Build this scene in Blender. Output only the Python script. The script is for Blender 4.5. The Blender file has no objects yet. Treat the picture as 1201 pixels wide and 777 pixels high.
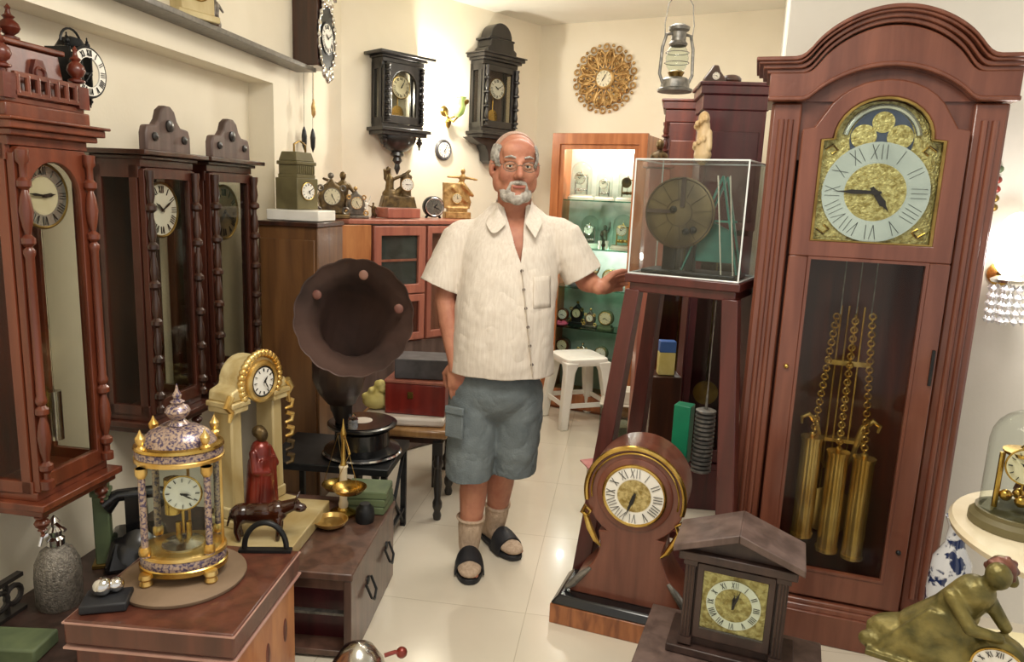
import bpy, bmesh, math, random
from mathutils import Vector, Matrix, Quaternion
random.seed(7)
SC = bpy.context.scene
COL = SC.collection
PI = math.pi
def R(d): return math.radians(d)
V = Vector

# ------------------------------------------------------------------ camera
H = 1.43; PIT = R(10.5); ROL = R(2.4); F = 850.0; CX, CY = 600.5, 388.5
cf = V((0, math.cos(PIT), -math.sin(PIT))); cr = V((1, 0, 0)); cu = V((0, math.sin(PIT), math.cos(PIT)))
def ray(px, py):
    a = px-CX; b = -(py-CY); c, s = math.cos(ROL), math.sin(ROL)
    return (cr*(a*c-b*s) + cu*(a*s+b*c))/F + cf
def at(px, py, Y):
    d = ray(px, py); k = Y/d.y; return V((d.x*k, Y, H+d.z*k))
def atz(px, py, Z=0.0):
    d = ray(px, py); k = (Z-H)/d.z; return V((d.x*k, d.y*k, Z))
def on(px, py, P, deg):
    t = R(deg); n = V((-math.sin(t), math.cos(t), 0)); d = ray(px, py)
    k = (P[0]*n.x+P[1]*n.y)/(n.x*d.x+n.y*d.y); return V((d.x*k, d.y*k, H+d.z*k))
cam = bpy.data.cameras.new('camera'); co = bpy.data.objects.new('camera', cam); COL.objects.link(co)
cam.sensor_width = 36; cam.lens = F/1201*36; cam.clip_start = 0.02
X = cr*math.cos(ROL)+cu*math.sin(ROL); Yv = -cr*math.sin(ROL)+cu*math.cos(ROL); Z = -cf
m = Matrix((X, Yv, Z)).transposed().to_4x4(); m.translation = V((0, 0, H)); co.matrix_world = m
SC.camera = co

# --------------------------------------------------------------- materials
MATS = {}
def new_mat(name):
    m = bpy.data.materials.new(name); m.use_nodes = True; nt = m.node_tree
    for n in list(nt.nodes): nt.nodes.remove(n)
    o = nt.nodes.new('ShaderNodeOutputMaterial'); b = nt.nodes.new('ShaderNodeBsdfPrincipled')
    nt.links.new(b.outputs[0], o.inputs[0]); MATS[name] = m
    return m, nt, b, o
def c4(c): return (c[0], c[1], c[2], 1)
def rgb(h):
    v = [int(h[i:i+2], 16)/255 for i in (0, 2, 4)]
    return tuple(x/12.92 if x <= .04045 else ((x+.055)/1.055)**2.4 for x in v)
def noisy(name, ca, cb, rough=.5, metal=0, scale=(6, 6, 6), nscale=1.0, bump=.0, bscale=30, detail=4, coat=0, lo=.35, hi=.65, spec=.5, emit=None, estr=0):
    m, nt, b, o = new_mat(name)
    tc = nt.nodes.new('ShaderNodeTexCoord'); mp = nt.nodes.new('ShaderNodeMapping'); mp.inputs['Scale'].default_value = scale
    nz = nt.nodes.new('ShaderNodeTexNoise'); nz.inputs['Scale'].default_value = nscale; nz.inputs['Detail'].default_value = detail
    nz.inputs['Distortion'].default_value = .4
    rp = nt.nodes.new('ShaderNodeValToRGB'); rp.color_ramp.elements[0].position = lo; rp.color_ramp.elements[1].position = hi
    rp.color_ramp.elements[0].color = c4(ca); rp.color_ramp.elements[1].color = c4(cb)
    L = nt.links.new
    L(tc.outputs['Object'], mp.inputs[0]); L(mp.outputs[0], nz.inputs['Vector']); L(nz.outputs['Fac'], rp.inputs[0]); L(rp.outputs[0], b.inputs['Base Color'])
    b.inputs['Roughness'].default_value = rough; b.inputs['Metallic'].default_value = metal
    b.inputs['Coat Weight'].default_value = coat; b.inputs['Coat Roughness'].default_value = .12
    b.inputs['Specular IOR Level'].default_value = spec
    if emit: b.inputs['Emission Color'].default_value = c4(emit); b.inputs['Emission Strength'].default_value = estr
    if bump:
        n2 = nt.nodes.new('ShaderNodeTexNoise'); n2.inputs['Scale'].default_value = bscale; n2.inputs['Detail'].default_value = 3
        bp = nt.nodes.new('ShaderNodeBump'); bp.inputs['Strength'].default_value = bump; bp.inputs['Distance'].default_value = .01
        L(tc.outputs['Object'], n2.inputs['Vector']); L(n2.outputs['Fac'], bp.inputs['Height']); L(bp.outputs[0], b.inputs['Normal'])
    return m
def wood(name, a, b, rough=.32, sc=(22, 22, 2.2), coat=.35): return noisy(name, rgb(a), rgb(b), rough, scale=sc, coat=coat, detail=6, bump=.05, bscale=60)
def metal(name, a, b, rough=.28, sc=14, m=1.0, bump=.0): return noisy(name, rgb(a), rgb(b), rough, m, (sc, sc, sc), bump=bump, bscale=50)
def plain(name, a, b=None, rough=.5, sc=10, bump=0, bscale=40, coat=0, **k): return noisy(name, rgb(a), rgb(b or a), rough, 0, (sc, sc, sc), bump=bump, bscale=bscale, coat=coat, **k)
def glass(name, tint='ffffff', refl=1.0, base=.04):
    m, nt, b, o = new_mat(name); nt.nodes.remove(b)
    t = nt.nodes.new('ShaderNodeBsdfTransparent'); t.inputs[0].default_value = c4(rgb(tint))
    g = nt.nodes.new('ShaderNodeBsdfGlossy'); g.inputs['Roughness'].default_value = .03
    lw = nt.nodes.new('ShaderNodeLayerWeight'); lw.inputs[0].default_value = .5
    f = nt.nodes.new('ShaderNodeMath'); f.operation = 'POWER'; f.inputs[1].default_value = 3.6; nt.links.new(lw.outputs['Facing'], f.inputs[0])
    mu = nt.nodes.new('ShaderNodeMath'); mu.operation = 'MULTIPLY_ADD'; mu.inputs[1].default_value = refl; mu.inputs[2].default_value = base; mu.use_clamp = True
    x = nt.nodes.new('ShaderNodeMixShader'); L = nt.links.new
    L(f.outputs[0], mu.inputs[0]); L(mu.outputs[0], x.inputs[0]); L(t.outputs[0], x.inputs[1]); L(g.outputs[0], x.inputs[2]); L(x.outputs[0], o.inputs[0])
    return m
def emis(name, c, s):
    m, nt, b, o = new_mat(name); b.inputs['Base Color'].default_value = c4(rgb(c)); b.inputs['Emission Color'].default_value = c4(rgb(c)); b.inputs['Emission Strength'].default_value = s
    return m

WALL = plain('wall_cream', 'e9dfc8', 'eee5d0', .75, 3, bump=.05, bscale=80)
WALLG = plain('wall_pale', 'dcd8cd', 'e4e0d6', .75, 3, bump=.05, bscale=80)
CEIL = plain('ceiling_white', 'f1efe2', 'f6f4e8', .85, 3)
STONE = plain('shelf_granite', '5d5850', '746e64', .35, 60)
MAH = wood('mahogany', '633526', '7b4836')
MAH2 = wood('mahogany_dark', '451a12', '632a1b')
RED = wood('red_wood', '5a2818', '783c25')
REDD = wood('red_wood_dark', '4a1a10', '6b2a18')
WAL = wood('walnut', '2c1b14', '48291b')
WALR = wood('walnut_red', '3a1c14', '532a1d')
EBO = wood('ebony', '1a1817', '2b2725', .35)
MARO = wood('maroon', '3d1118', '571c22', .35)
BROWN = wood('brown_veneer', '5c3c22', '79532f', .4)
PINKW = wood('pink_brown_wood', '97594a', 'b5705c', .38)
ORANGE = wood('orange_veneer', '9c5a33', 'c48652', .4, (14, 14, 3))
DRIFT = wood('grey_brown_wood', '4b3a34', '6b5750', .5, coat=.1)
DARKBR = wood('dark_brown_wood', '2d1f1b', '45322c', .45, coat=.1)
TAN = wood('tan_wood', '8a6238', 'ac8350', .4)
CAPW = wood('cap_wood', '96562f', 'b87446', .35)
BRASS = metal('brass', 'b08a3e', 'd9b96a', .25)
BRASSD = metal('aged_brass', '7a6236', 'a78c50', .38)
GOLD = metal('gilt', 'c79a4a', 'ecd08a', .3, m=.85)
GILT = metal('antique_gilt', '9a7442', 'cdaa70', .45, 30, m=.6, bump=.3)
CREAMG = metal('cream_gilt', 'c9b27a', 'e6d6a4', .42, 18, m=.35, bump=.2)
BRONZE = metal('bronze', '463826', '75603c', .42, 25, m=.6, bump=.3)
BRONZG = metal('green_bronze', '4f4a26', '857843', .42, 20, m=.55, bump=.3)
PEWT = metal('pewter', '55504a', '857d72', .4, 25, m=.6, bump=.2)
SILV = metal('silver', 'b9b6b0', 'e0ddd6', .2)
STEEL = metal('dull_steel', '6b6a66', '9a968e', .45, 40, m=.7, bump=.2)
BRASW = metal('weight_brass', 'c39a4c', 'e8cb80', .22, 8, m=.8)
LCW = wood('mid_brown_wood', '4a342b', '6a4c3f', .42)
REFLB = plain('pale_reflection_backing', 'a79e8c', 'c6bda9', .6)  # pale tone stands in for lamp light reflected by the door glass
LIDW = wood('brown_red_lid', '4a271d', '65382a', .35)
IRON = metal('black_iron', '151617', '2a2b2c', .45, m=.4)
CHROME = metal('chrome', 'c8c8c8', 'ececec', .12)
HORN = metal('horn_paint', '1d1614', '332622', .42, 6, m=.25)
HORNR = noisy('horn_inside', rgb('3e322e'), rgb('5c463e'), .4, .2, (4, 4, 4), coat=.2)
BLACK = plain('black_gloss', '0d0d0e', '161617', .25, coat=.3)
BLACKM = plain('black_rubber', '1b1c20', '26272b', .55)
WHITEP = plain('white_plastic', 'e8e4d8', 'f2eee4', .4)
WHITE = plain('white_enamel', 'f0ece0', 'f7f4ea', .3, coat=.4)
CREAMF = plain('cream_dial', 'd9cfae', 'e8dfc4', .4)
DARKF = plain('dial_ink', '14120f', '1d1a16', .45)
PALEBR = plain('pale_box', 'c9bfae', 'dcd3c2', .6)
MARBLE = noisy('cream_marble', rgb('d8c7a4'), rgb('f0e4c8'), .22, 0, (5, 5, 5), detail=8, coat=.3)
ONYX = noisy('onyx', rgb('ab935f'), rgb('d3c496'), .3, 0, (7, 7, 3), detail=6, coat=.3)
PORC = noisy('blue_white_porcelain', rgb('20305c'), rgb('e4e6ea'), .15, 0, (26, 26, 26), lo=.42, hi=.47, coat=.6)
CLOIS = noisy('cloisonne', rgb('4a3f5e'), rgb('b29a88'), .3, .3, (150, 150, 150), lo=.4, hi=.56, coat=.4, detail=2)
SKIN = noisy('skin', rgb('aa6a54'), rgb('c08468'), .55, 0, (14, 14, 14), bump=.12, bscale=120)
SKING = noisy('grey_hair', rgb('8a857e'), rgb('cfcbc2'), .8, 0, (60, 60, 60), bump=.6, bscale=220)
BEARD = noisy('white_beard', rgb('9d958b'), rgb('cfc8bc'), .85, 0, (60, 60, 60), bump=.6, bscale=260)
HAIRT = noisy('thin_hair', rgb('a8836e'), rgb('b79a88'), .7, 0, (60, 60, 60), bump=.3, bscale=220)
LIP = plain('lip', '9c5648', 'a86052', .5)
SHIRT = noisy('linen', rgb('d6cabb'), rgb('e1d7c9'), .85, 0, (150, 150, 12), bump=.12, bscale=260)
SHORT = noisy('grey_cotton', rgb('646d70'), rgb('757e80'), .85, 0, (12, 12, 12), bump=.3, bscale=160)
SOCK = noisy('sock_knit', rgb('b79e86'), rgb('cdb59c'), .9, 0, (80, 80, 30), bump=.5, bscale=240)
REDCL = noisy('red_bronze', rgb('5c1a14'), rgb('8c2e20'), .32, .3, (12, 12, 12), coat=.4)
TEAL = plain('teal_paint', '1f5e54', '2b7567', .35, coat=.4)
GREEN = noisy('bright_green', rgb('0f6a4c'), rgb('158058'), .45, 0, (5, 5, 5))
GREENB = plain('green_board', '4d5a40', '64714f', .6)
KHAKI = plain('khaki_box', '5e5638', '6f6644', .55)
SLATE = plain('slate', '3f3d3e', '575456', .5, 16)
DIALBR = noisy('weathered_brass_dial', rgb('463a28'), rgb('766648'), .5, .4, (8, 8, 8))
DIALS = noisy('silvered_ring', rgb('c8c9c4'), rgb('e4e4de'), .22, .75, (5, 5, 5))
DIALG = noisy('engraved_brass', rgb('9a8448'), rgb('d8c68a'), .35, .6, (70, 70, 70), bump=.4, bscale=150)
PAPER = plain('paper', 'ddd2c4', 'e8ded2', .7)
YEL = plain('yellow_cloth', 'c9b96a', 'ddd08c', .7)
PINK = plain('pink_cloth', 'b06a66', 'c48580', .7)
REDB = wood('red_box', '6e1e17', '8b2c22', .3)
BLUE = plain('blue_card', '3a5fa0', '4468aa', .5)
ORCH = plain('pink_sweets', '9a3050', 'b04868', .5)
INT = plain('pale_interior', 'a9b8b0', 'c4cfc8', .6)
GL = glass('clear_glass', 'f6faf7', .6, .012)
GLD = glass('dark_glass', 'f0f0ec', .4, .012)
GLC = glass('case_glass', 'eef4f0', .5, .02)
ACR = glass('acrylic', 'f6f9f9', .6, .035)
GLG = glass('green_glass', 'a8d0c0', 1.0, .06)
WAX = glass('siphon_glass', '9aa09c', 1.0, .12)
BULB = emis('warm_bulb', 'fff2cf', 30)
TULIP = noisy('green_tulip_glass', rgb('6f8f3c'), rgb('b6cc7c'), .3, 0, (20, 20, 20), emit=rgb('9fb85c'), estr=.35)
GLOBE = emis('lamp_globe', 'fff4e4', 5)
LEDM = emis('cabinet_light', 'fff0dd', 12)

def floor_mat():
    m, nt, b, o = new_mat('floor_tiles'); L = nt.links.new
    tc = nt.nodes.new('ShaderNodeTexCoord'); mp = nt.nodes.new('ShaderNodeMapping'); mp.inputs['Rotation'].default_value = (0, 0, R(8.4)); mp.inputs['Location'].default_value = (.25, .1, 0)
    br = nt.nodes.new('ShaderNodeTexBrick'); br.offset = 0; br.inputs['Scale'].default_value = 1
    br.inputs['Brick Width'].default_value = .6; br.inputs['Row Height'].default_value = .6; br.inputs['Mortar Size'].default_value = .0016
    br.inputs['Color1'].default_value = c4(rgb('ded5c3')); br.inputs['Color2'].default_value = c4(rgb('e3dac8')); br.inputs['Mortar'].default_value = c4(rgb('c4b9a4'))
    nz = nt.nodes.new('ShaderNodeTexNoise'); nz.inputs['Scale'].default_value = 3; nz.inputs['Detail'].default_value = 8; nz.inputs['Distortion'].default_value = 1.5
    rp = nt.nodes.new('ShaderNodeValToRGB'); rp.color_ramp.elements[0].color = (.82, .79, .74, 1); rp.color_ramp.elements[1].color = (1, 1, 1, 1)
    mx = nt.nodes.new('ShaderNodeMixRGB'); mx.blend_type = 'MULTIPLY'; mx.inputs[0].default_value = .6
    L(tc.outputs['Object'], mp.inputs[0]); L(mp.outputs[0], br.inputs['Vector']); L(mp.outputs[0], nz.inputs['Vector']); L(nz.outputs['Fac'], rp.inputs[0])
    L(br.outputs['Color'], mx.inputs[1]); L(rp.outputs[0], mx.inputs[2]); L(mx.outputs[0], b.inputs['Base Color'])
    b.inputs['Roughness'].default_value = .2; b.inputs['Coat Weight'].default_value = .3; b.inputs['Coat Roughness'].default_value = .05
    return m
FLOOR = floor_mat()

# ------------------------------------------------------------ mesh builder
def lerp(a, b, t): return a+(b-a)*t
def frame(d):
    d = V(d).normalized(); a = V((0, 0, 1)) if abs(d.z) < .95 else V((1, 0, 0))
    x = d.cross(a).normalized(); return x, d.cross(x).normalized()
class MB:
    def __init__(s): s.bm = bmesh.new()
    def _rings(s, rings, cap=True, closed=False):
        bm = s.bm; vs = [[bm.verts.new(p) for p in r] for r in rings]; n = len(vs[0])
        pr = list(zip(vs, vs[1:]))+([(vs[-1], vs[0])] if closed else [])
        for a, b in pr:
            for i in range(n):
                j = (i+1) % n
                try: bm.faces.new((a[i], a[j], b[j], b[i]))
                except ValueError: pass
        if cap and not closed:
            for r in (vs[0], vs[-1]):
                try: bm.faces.new(r)
                except ValueError: pass
        return s
    def box(s, c, d, rz=0, top=None, M=None):
        hx, hy, hz = d[0]/2, d[1]/2, d[2]/2; tx, ty = (top if top else (1, 1)); q = Matrix.Rotation(rz, 3, 'Z')
        if M is not None: q = M
        c = V(c)
        r = []
        for z, kx, ky in ((-hz, 1, 1), (hz, tx, ty)):
            r.append([c+q@V((x*kx, y*ky, z)) for x, y in ((-hx, -hy), (hx, -hy), (hx, hy), (-hx, hy))])
        return s._rings(r)
    def bar(s, p0, p1, w, d=None):
        p0, p1 = V(p0), V(p1); x, y = frame(p1-p0); d = d or w
        return s._rings([[p+x*a*w/2+y*b*d/2 for a, b in ((-1, -1), (1, -1), (1, 1), (-1, 1))] for p in (p0, p1)])
    def cyl(s, p0, p1, r0, r1=None, n=16):
        p0, p1 = V(p0), V(p1); r1 = r0 if r1 is None else r1; x, y = frame(p1-p0)
        return s._rings([[p+(x*math.cos(2*PI*i/n)+y*math.sin(2*PI*i/n))*r for i in range(n)] for p, r in ((p0, r0), (p1, r1))])
    def lathe(s, prof, c=(0, 0, 0), n=20, ax=(0, 0, 1), sx=1, sy=1):
        c = V(c); ax = V(ax).normalized()
        x, y = (V((1, 0, 0)), V((0, 1, 0))) if ax.z > .99 else frame(ax)
        return s._rings([[c+ax*z+(x*math.cos(2*PI*i/n)*sx+y*math.sin(2*PI*i/n)*sy)*max(r, .0002) for i in range(n)] for r, z in prof])
    def tube(s, pts, r, n=8, closed=False, flat=1):
        pts = [V(p) for p in pts]; N = len(pts); rs = r if isinstance(r, (list, tuple)) else [r]*N
        rings = []; up = None
        for i, p in enumerate(pts):
            a = pts[(i-1) % N] if closed else pts[max(i-1, 0)]; b = pts[(i+1) % N] if closed else pts[min(i+1, N-1)]
            d = (b-a).normalized()
            if up is None: up, _ = frame(d)
            up = (up-d*up.dot(d)).normalized(); w = d.cross(up)
            rings.append([p+(up*math.cos(2*PI*k/n)+w*math.sin(2*PI*k/n)*flat)*rs[i] for k in range(n)])
        return s._rings(rings, closed=closed)
    def sph(s, c, r, n=16, M=None):
        c = V(c); r = (r, r, r) if not isinstance(r, (tuple, list)) else r; M = M or Matrix.Identity(3)
        k = max(6, n//2)
        return s._rings([[c+M@V((r[0]*math.sin(t)*math.cos(2*PI*i/n), r[1]*math.sin(t)*math.sin(2*PI*i/n), -r[2]*math.cos(t))) for i in range(n)] for t in [max(.02, min(PI-.02, PI*j/k)) for j in range(k+1)]])
    def cap(s, p0, p1, r0, r1=None, n=12):   # rounded tapered limb
        p0, p1 = V(p0), V(p1); r1 = r0 if r1 is None else r1; d = p1-p0; L = d.length; d = d.normalized() if L > 1e-6 else V((0, 0, 1)); x, y = frame(d)
        st = [(-r0*math.cos(t), r0*math.sin(t)) for t in (.05, .4, .8, 1.2)]+[(0, r0), (L, r1)]+[(L+r1*math.cos(t), r1*math.sin(t)) for t in (1.2, .8, .4, .05)]
        return s._rings([[p0+d*a+(x*math.cos(2*PI*i/n)+y*math.sin(2*PI*i/n))*r for i in range(n)] for a, r in st])
    def prism(s, pts, y0, y1, plane='XZ', c=(0, 0, 0)):
        c = V(c)
        f = (lambda a, b, y: V((a, y, b))) if plane == 'XZ' else ((lambda a, b, y: V((a, b, y))) if plane == 'XY' else (lambda a, b, y: V((y, a, b))))
        return s._rings([[c+f(a, b, y) for a, b in pts] for y in (y0, y1)])
    def ring(s, out, inn, y0, y1, c=(0, 0, 0)):   # closed frame between two outlines (XZ), equal counts
        c = V(c); q = [[c+V((a, y, b)) for a, b in o] for o, y in ((out, y0), (out, y1), (inn, y1), (inn, y0))]
        return s._rings(q, closed=True)
    def torus(s, c, R0, r, ax=(0, 0, 1), n=28, k=8, sx=1, sy=1):
        x, y = (V((1, 0, 0)), V((0, 1, 0))) if abs(V(ax).z) > .99 else frame(ax)
        if abs(V(ax).y) > .99: x, y = V((1, 0, 0)), V((0, 0, 1))
        return s.tube([V(c)+(x*math.cos(2*PI*i/n)*sx+y*math.sin(2*PI*i/n)*sy)*R0 for i in range(n)], r, k, closed=True)
    def disc(s, c, r, t=.002, n=40):   # facing -Y
        return s.lathe([(r, 0), (r, t)], c, n, ax=(0, -1, 0))
    def build(s, name, mat, parent=None, bev=0, smooth=True, mods=None, loc=None):
        bmesh.ops.recalc_face_normals(s.bm, faces=s.bm.faces)
        me = bpy.data.meshes.new(name); s.bm.to_mesh(me); s.bm.free()
        o = bpy.data.objects.new(name, me); COL.objects.link(o); me.materials.append(mat)
        if parent: o.parent = parent
        if loc: o.location = loc
        if smooth:
            for p in me.polygons: p.use_smooth = True
            try: me.set_sharp_from_angle(angle=R(38))
            except Exception: pass
        if bev:
            b = o.modifiers.new('bev', 'BEVEL'); b.width = bev; b.segments = 2; b.limit_method = 'ANGLE'; b.angle_limit = R(50)
        return o
def tag(o, label, cat, group=None):
    o['label'] = label; o['category'] = cat
    if group: o['group'] = group
    return o
def thing(name, label, cat, loc=(0, 0, 0), rz=0, group=None):
    o = bpy.data.objects.new(name, None); COL.objects.link(o); o.location = loc; o.rotation_euler = (0, 0, rz); o.empty_display_size = .05
    return tag(o, label, cat, group)
def struct(o): o['kind'] = 'structure'; return o
def dup(root, loc, rz=None, label=None, sc=None):
    r = root.copy(); COL.objects.link(r); r.location = loc
    if rz is not None: r.rotation_euler = (0, 0, rz)
    if label: r['label'] = label
    if sc: r.scale = (sc, sc, sc)
    for ch in list(root.children):
        c = ch.copy(); COL.objects.link(c); c.parent = r
        for g in list(ch.children):
            d = g.copy(); COL.objects.link(d); d.parent = c
    return r
def melt(o, voxel=.004, smooth=6, cut=None, solid=0, fac=.5, planes=()):
    """fuse the overlapping volumes of a mesh into one continuous surface"""
    r = o.modifiers.new('r', 'REMESH'); r.mode = 'VOXEL'; r.voxel_size = voxel; r.use_smooth_shade = True
    if smooth: s = o.modifiers.new('s', 'SMOOTH'); s.iterations = smooth; s.factor = fac
    par = o.parent; o.parent = None
    bpy.context.view_layer.update()
    dg = bpy.context.evaluated_depsgraph_get(); me = bpy.data.meshes.new_from_object(o.evaluated_get(dg))
    mats = [x for x in o.data.materials]; o.modifiers.clear(); o.data = me; o.parent = par
    if not me.materials and mats: me.materials.append(mats[0])
    if cut:
        bm = bmesh.new(); bm.from_mesh(me)
        for pc, pn in planes: bmesh.ops.bisect_plane(bm, geom=bm.verts[:]+bm.edges[:]+bm.faces[:], plane_co=pc, plane_no=pn)
        bmesh.ops.delete(bm, geom=[f for f in bm.faces if cut(f.calc_center_median(), f.normal)], context='FACES')
        bm.to_mesh(me); bm.free()
    for p in me.polygons: p.use_smooth = True
    if solid: q = o.modifiers.new('t', 'SOLIDIFY'); q.thickness = solid; q.offset = 0
    return o
def rect(x0, x1, z0, z1): return [(x0, z0), (x1, z0), (x1, z1), (x0, z1)]
def arch_pair(x0, x1, z0, z1, X0, X1, Z0, Z1, rise, n=14):
    """inner arched opening (top z1, arch height rise) and matching outer rectangle"""
    cx = (x0+x1)/2; hw = (x1-x0)/2; inn = [(x0, z0), (x1, z0)]; out = [(X0, Z0), (X1, Z0)]
    for i in range(n+1):
        a = PI*i/n; px = cx+hw*math.cos(a); pz = z1-rise+rise*math.sin(a); inn.append((px, pz))
        if i == 0: out.append((X1, z1-rise))
        elif i == n: out.append((X0, z1-rise))
        else:
            t = i/n
            if t < .25: out.append((X1, lerp(z1-rise, Z1, t/.25)))
            elif t <= .75: out.append((lerp(X1, X0, (t-.25)/.5), Z1))
            else: out.append((X0, lerp(Z1, z1-rise, (t-.75)/.25)))
    return out, inn
def column_profile(h, r):
    P = [(1.5, 0), (1.5, .025), (.8, .03), (.8, .05), (1.5, .06), (1.5, .075), (.6, .085), (1.2, .12), (1.5, .16), (1.2, .2), (.6, .225), (1.5, .235), (1.5, .25), (.8, .26), (1.3, .27), (1.3, .28), (1, .29),
         (1, .5), (1, .70), (1.3, .71), (1.3, .72), (.7, .73), (1.5, .74), (1.5, .755), (.6, .765), (1.1, .79), (1.5, .83), (1.1, .87), (.6, .89), (1.5, .9), (1.5, .915), (.8, .925), (.8, .96), (1.4, .97), (1.4, 1)]
    return [(a*r, b*h) for a, b in P]
def bead_profile(h, r, k=9):
    out = [(r*1.2, 0), (r*1.2, .02*h)]
    for i in range(k):
        z0 = .03+.94*i/k; d = .94/k
        out += [(r*.6, z0*h), (r*.6, (z0+d*.12)*h), (r*1.5, (z0+d*.2)*h), (r*1.5, (z0+d*.3)*h), (r*.75, (z0+d*.38)*h), (r*1.15, (z0+d*.6)*h), (r*.85, (z0+d*.9)*h)]
    return out+[(r*1.2, .98*h), (r*1.2, h)]
FINIAL = [(.35, 0), (.35, .08), (.9, .12), (.9, .17), (.4, .22), (.8, .3), (1, .4), (.85, .52), (.4, .62), (.6, .68), (.3, .74), (.2, .85), (.3, .9), (.02, 1)]
def finial_profile(h, r, down=False): return [(a*r, (-b if down else b)*h) for a, b in FINIAL]

ROM = ['XII', 'I', 'II', 'III', 'IIII', 'V', 'VI', 'VII', 'VIII', 'IX', 'X', 'XI']
def numerals(c, r, h, t=.0012, w=None, arabic=False):
    mb = MB(); c = V(c); w = w or h*.14
    for k in range(12):
        a = PI/2-2*PI*k/12; u = V((math.cos(a), 0, math.sin(a))); tt = V((math.sin(a), 0, -math.cos(a))); p = c+u*r
        s = ROM[k]; wid = {'I': .32, 'V': .62, 'X': .62}; tot = sum(wid[q] for q in s)*h; x = -tot/2
        for q in s:
            cw = wid[q]*h; m0 = x+cw/2
            def seg(x0, z0, x1, z1, ww): mb.bar(p+tt*x0+u*z0, p+tt*x1+u*z1, ww, t)
            if q == 'I': seg(m0, -h/2, m0, h/2, w)
            elif q == 'V': seg(m0-.2*h, h/2, m0, -h/2, w*1.2); seg(m0+.2*h, h/2, m0, -h/2, w*.6)
            else: seg(m0-.2*h, h/2, m0+.2*h, -h/2, w*1.2); seg(m0+.2*h, h/2, m0-.2*h, -h/2, w*.6)
            x += cw
    return mb
def dial(par, c, r, face=WHITE, ring=None, centre=None, num=DARKF, bez=None, hm=(4, 45), hand=DARKF, small=False, rin=.62, name='dial'):
    """clock face looking along local -Y, centre c"""
    c = V(c); D = V((0, -1, 0))
    f = MB().disc(c, r, .003).build(name, face, par)
    if ring: MB().ring([(c.x+r*math.cos(2*PI*i/40), c.z+r*math.sin(2*PI*i/40)) for i in range(40)], [(c.x+r*rin*math.cos(2*PI*i/40), c.z+r*rin*math.sin(2*PI*i/40)) for i in range(40)], c.y-.003, c.y-.0045).build('chapter_ring', ring, f)
    if centre: MB().disc(c+D*.003, r*rin*.96, .001).build('dial_centre', centre, f)
    nc = c+D*.0052
    if small:
        mb = MB()
        for k in range(12):
            a = 2*PI*k/12; u = V((math.sin(a), 0, math.cos(a))); mb.bar(nc+u*r*.7, nc+u*r*.92, r*(.09 if k % 3 else .14), .0008)
        mb.build('numerals', num, f, smooth=False)
    else: numerals(nc, r*(1+rin)/2 if (ring or centre) else r*.78, r*(1-rin)*.72).build('numerals', num, f, smooth=False)
    hh, mm = hm; am = 2*PI*mm/60; ah = 2*PI*((hh % 12)+mm/60)/12; hc = c+D*.008
    for nm, a, L, w in (('hour_hand', ah, r*.48, r*.075), ('minute_hand', am, r*.78, r*.05)):
        u = V((math.sin(a), 0, math.cos(a))); t = V((math.cos(a), 0, -math.sin(a)))
        pts = [hc-u*r*.12+t*w*.5, hc+u*L*.55+t*w*.9, hc+u*L*.7+t*w*.4, hc+u*L, hc+u*L*.7-t*w*.4, hc+u*L*.55-t*w*.9, hc-u*r*.12-t*w*.5]
        mb = MB(); mb._rings([[p+D*k for p in pts] for k in (0, .0015)]); mb.disc(hc, r*.06, .003, 12); mb.build(nm, hand, f, smooth=False); hc = hc+D*.002
    if bez: MB().torus(c+D*.002, r*1.03, r*.06, ax=(0, 1, 0), n=40).build('bezel', bez, f)
    return f

# ================================================================= SETTING
CH = 2.6
TL = R(8.4); Ld = V((math.sin(TL), math.cos(TL), 0)); Ln = V((math.cos(TL), -math.sin(TL), 0))   # left wall direction / normal into room
def L_(off, s, z=0.0): return Ln*(-off)+Ld*s+V((0, 0, z))    # off metres left of the camera, s metres along
RZL = R(81.6)
C0 = V((.115, 5.307, 0)); Ad = V((-.704, -.710, 0)); An = V((.710, -.704, 0)); RZA = R(45.2)
Bd = V((.8994, -.437, 0)); Bn = V((-.437, -.8994, 0)); RZB = R(-25.9)
CL = V((-1.0, 4.183, 0))
def wallbox(name, p, q, z0, z1, thick, nrm, mat=WALL):
    p, q = V(p), V(q); n = V(nrm)*thick
    mb = MB(); mb._rings([[V((a.x, a.y, z)) for a in (p, q, q-n, p-n)] for z in (z0, z1)])
    return struct(mb.build(name, mat, smooth=False))
MB().prism([(-2.6, -1.6), (3.4, -1.6), (3.4, 6.2), (-2.6, 6.2)], -.1, 0, 'XY').build('floor', FLOOR, smooth=False)['kind'] = 'structure'
MB().prism([(-2.6, -1.6), (3.4, -1.6), (3.4, 6.2), (-2.6, 6.2)], CH, CH+.1, 'XY').build('ceiling', CEIL, smooth=False)['kind'] = 'structure'
# left wall with a recess in which the tall clocks hang
RS = 3.19; RT = 1.885; RD = 1.72; WF = 1.60
mb = MB()
def lb(mb, o0, o1, s0, s1, z0, z1): mb._rings([[V((p.x, p.y, z)) for p in (L_(o0, s0), L_(o0, s1), L_(o1, s1), L_(o1, s0))] for z in (z0, z1)])
lb(mb, RD, RD+.15, -1.2, RS, 0, CH)
lb(mb, WF, RD+.15, RS, 4.3, 0, CH)
lb(mb, WF, RD, -1.2, RS, RT, CH)
lb(mb, WF-.0, RD, -1.2, .35, 0, RT)
struct(mb.build('wall_left', WALL, smooth=False))
wallbox('wall_back_left', CL-An*0, C0, 0, CH, .15, An)
PE = C0+Bd*1.62
wallbox('wall_back', C0, PE+Bd*.3, 0, CH, .15, Bn)
GC = V((1.084, 2.25, 0)); GN = V((-math.sin(R(18)), -math.cos(R(18)), 0)); GX = V((math.cos(R(18)), -math.sin(R(18)), 0))
WC = GC-GN*.36
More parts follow.
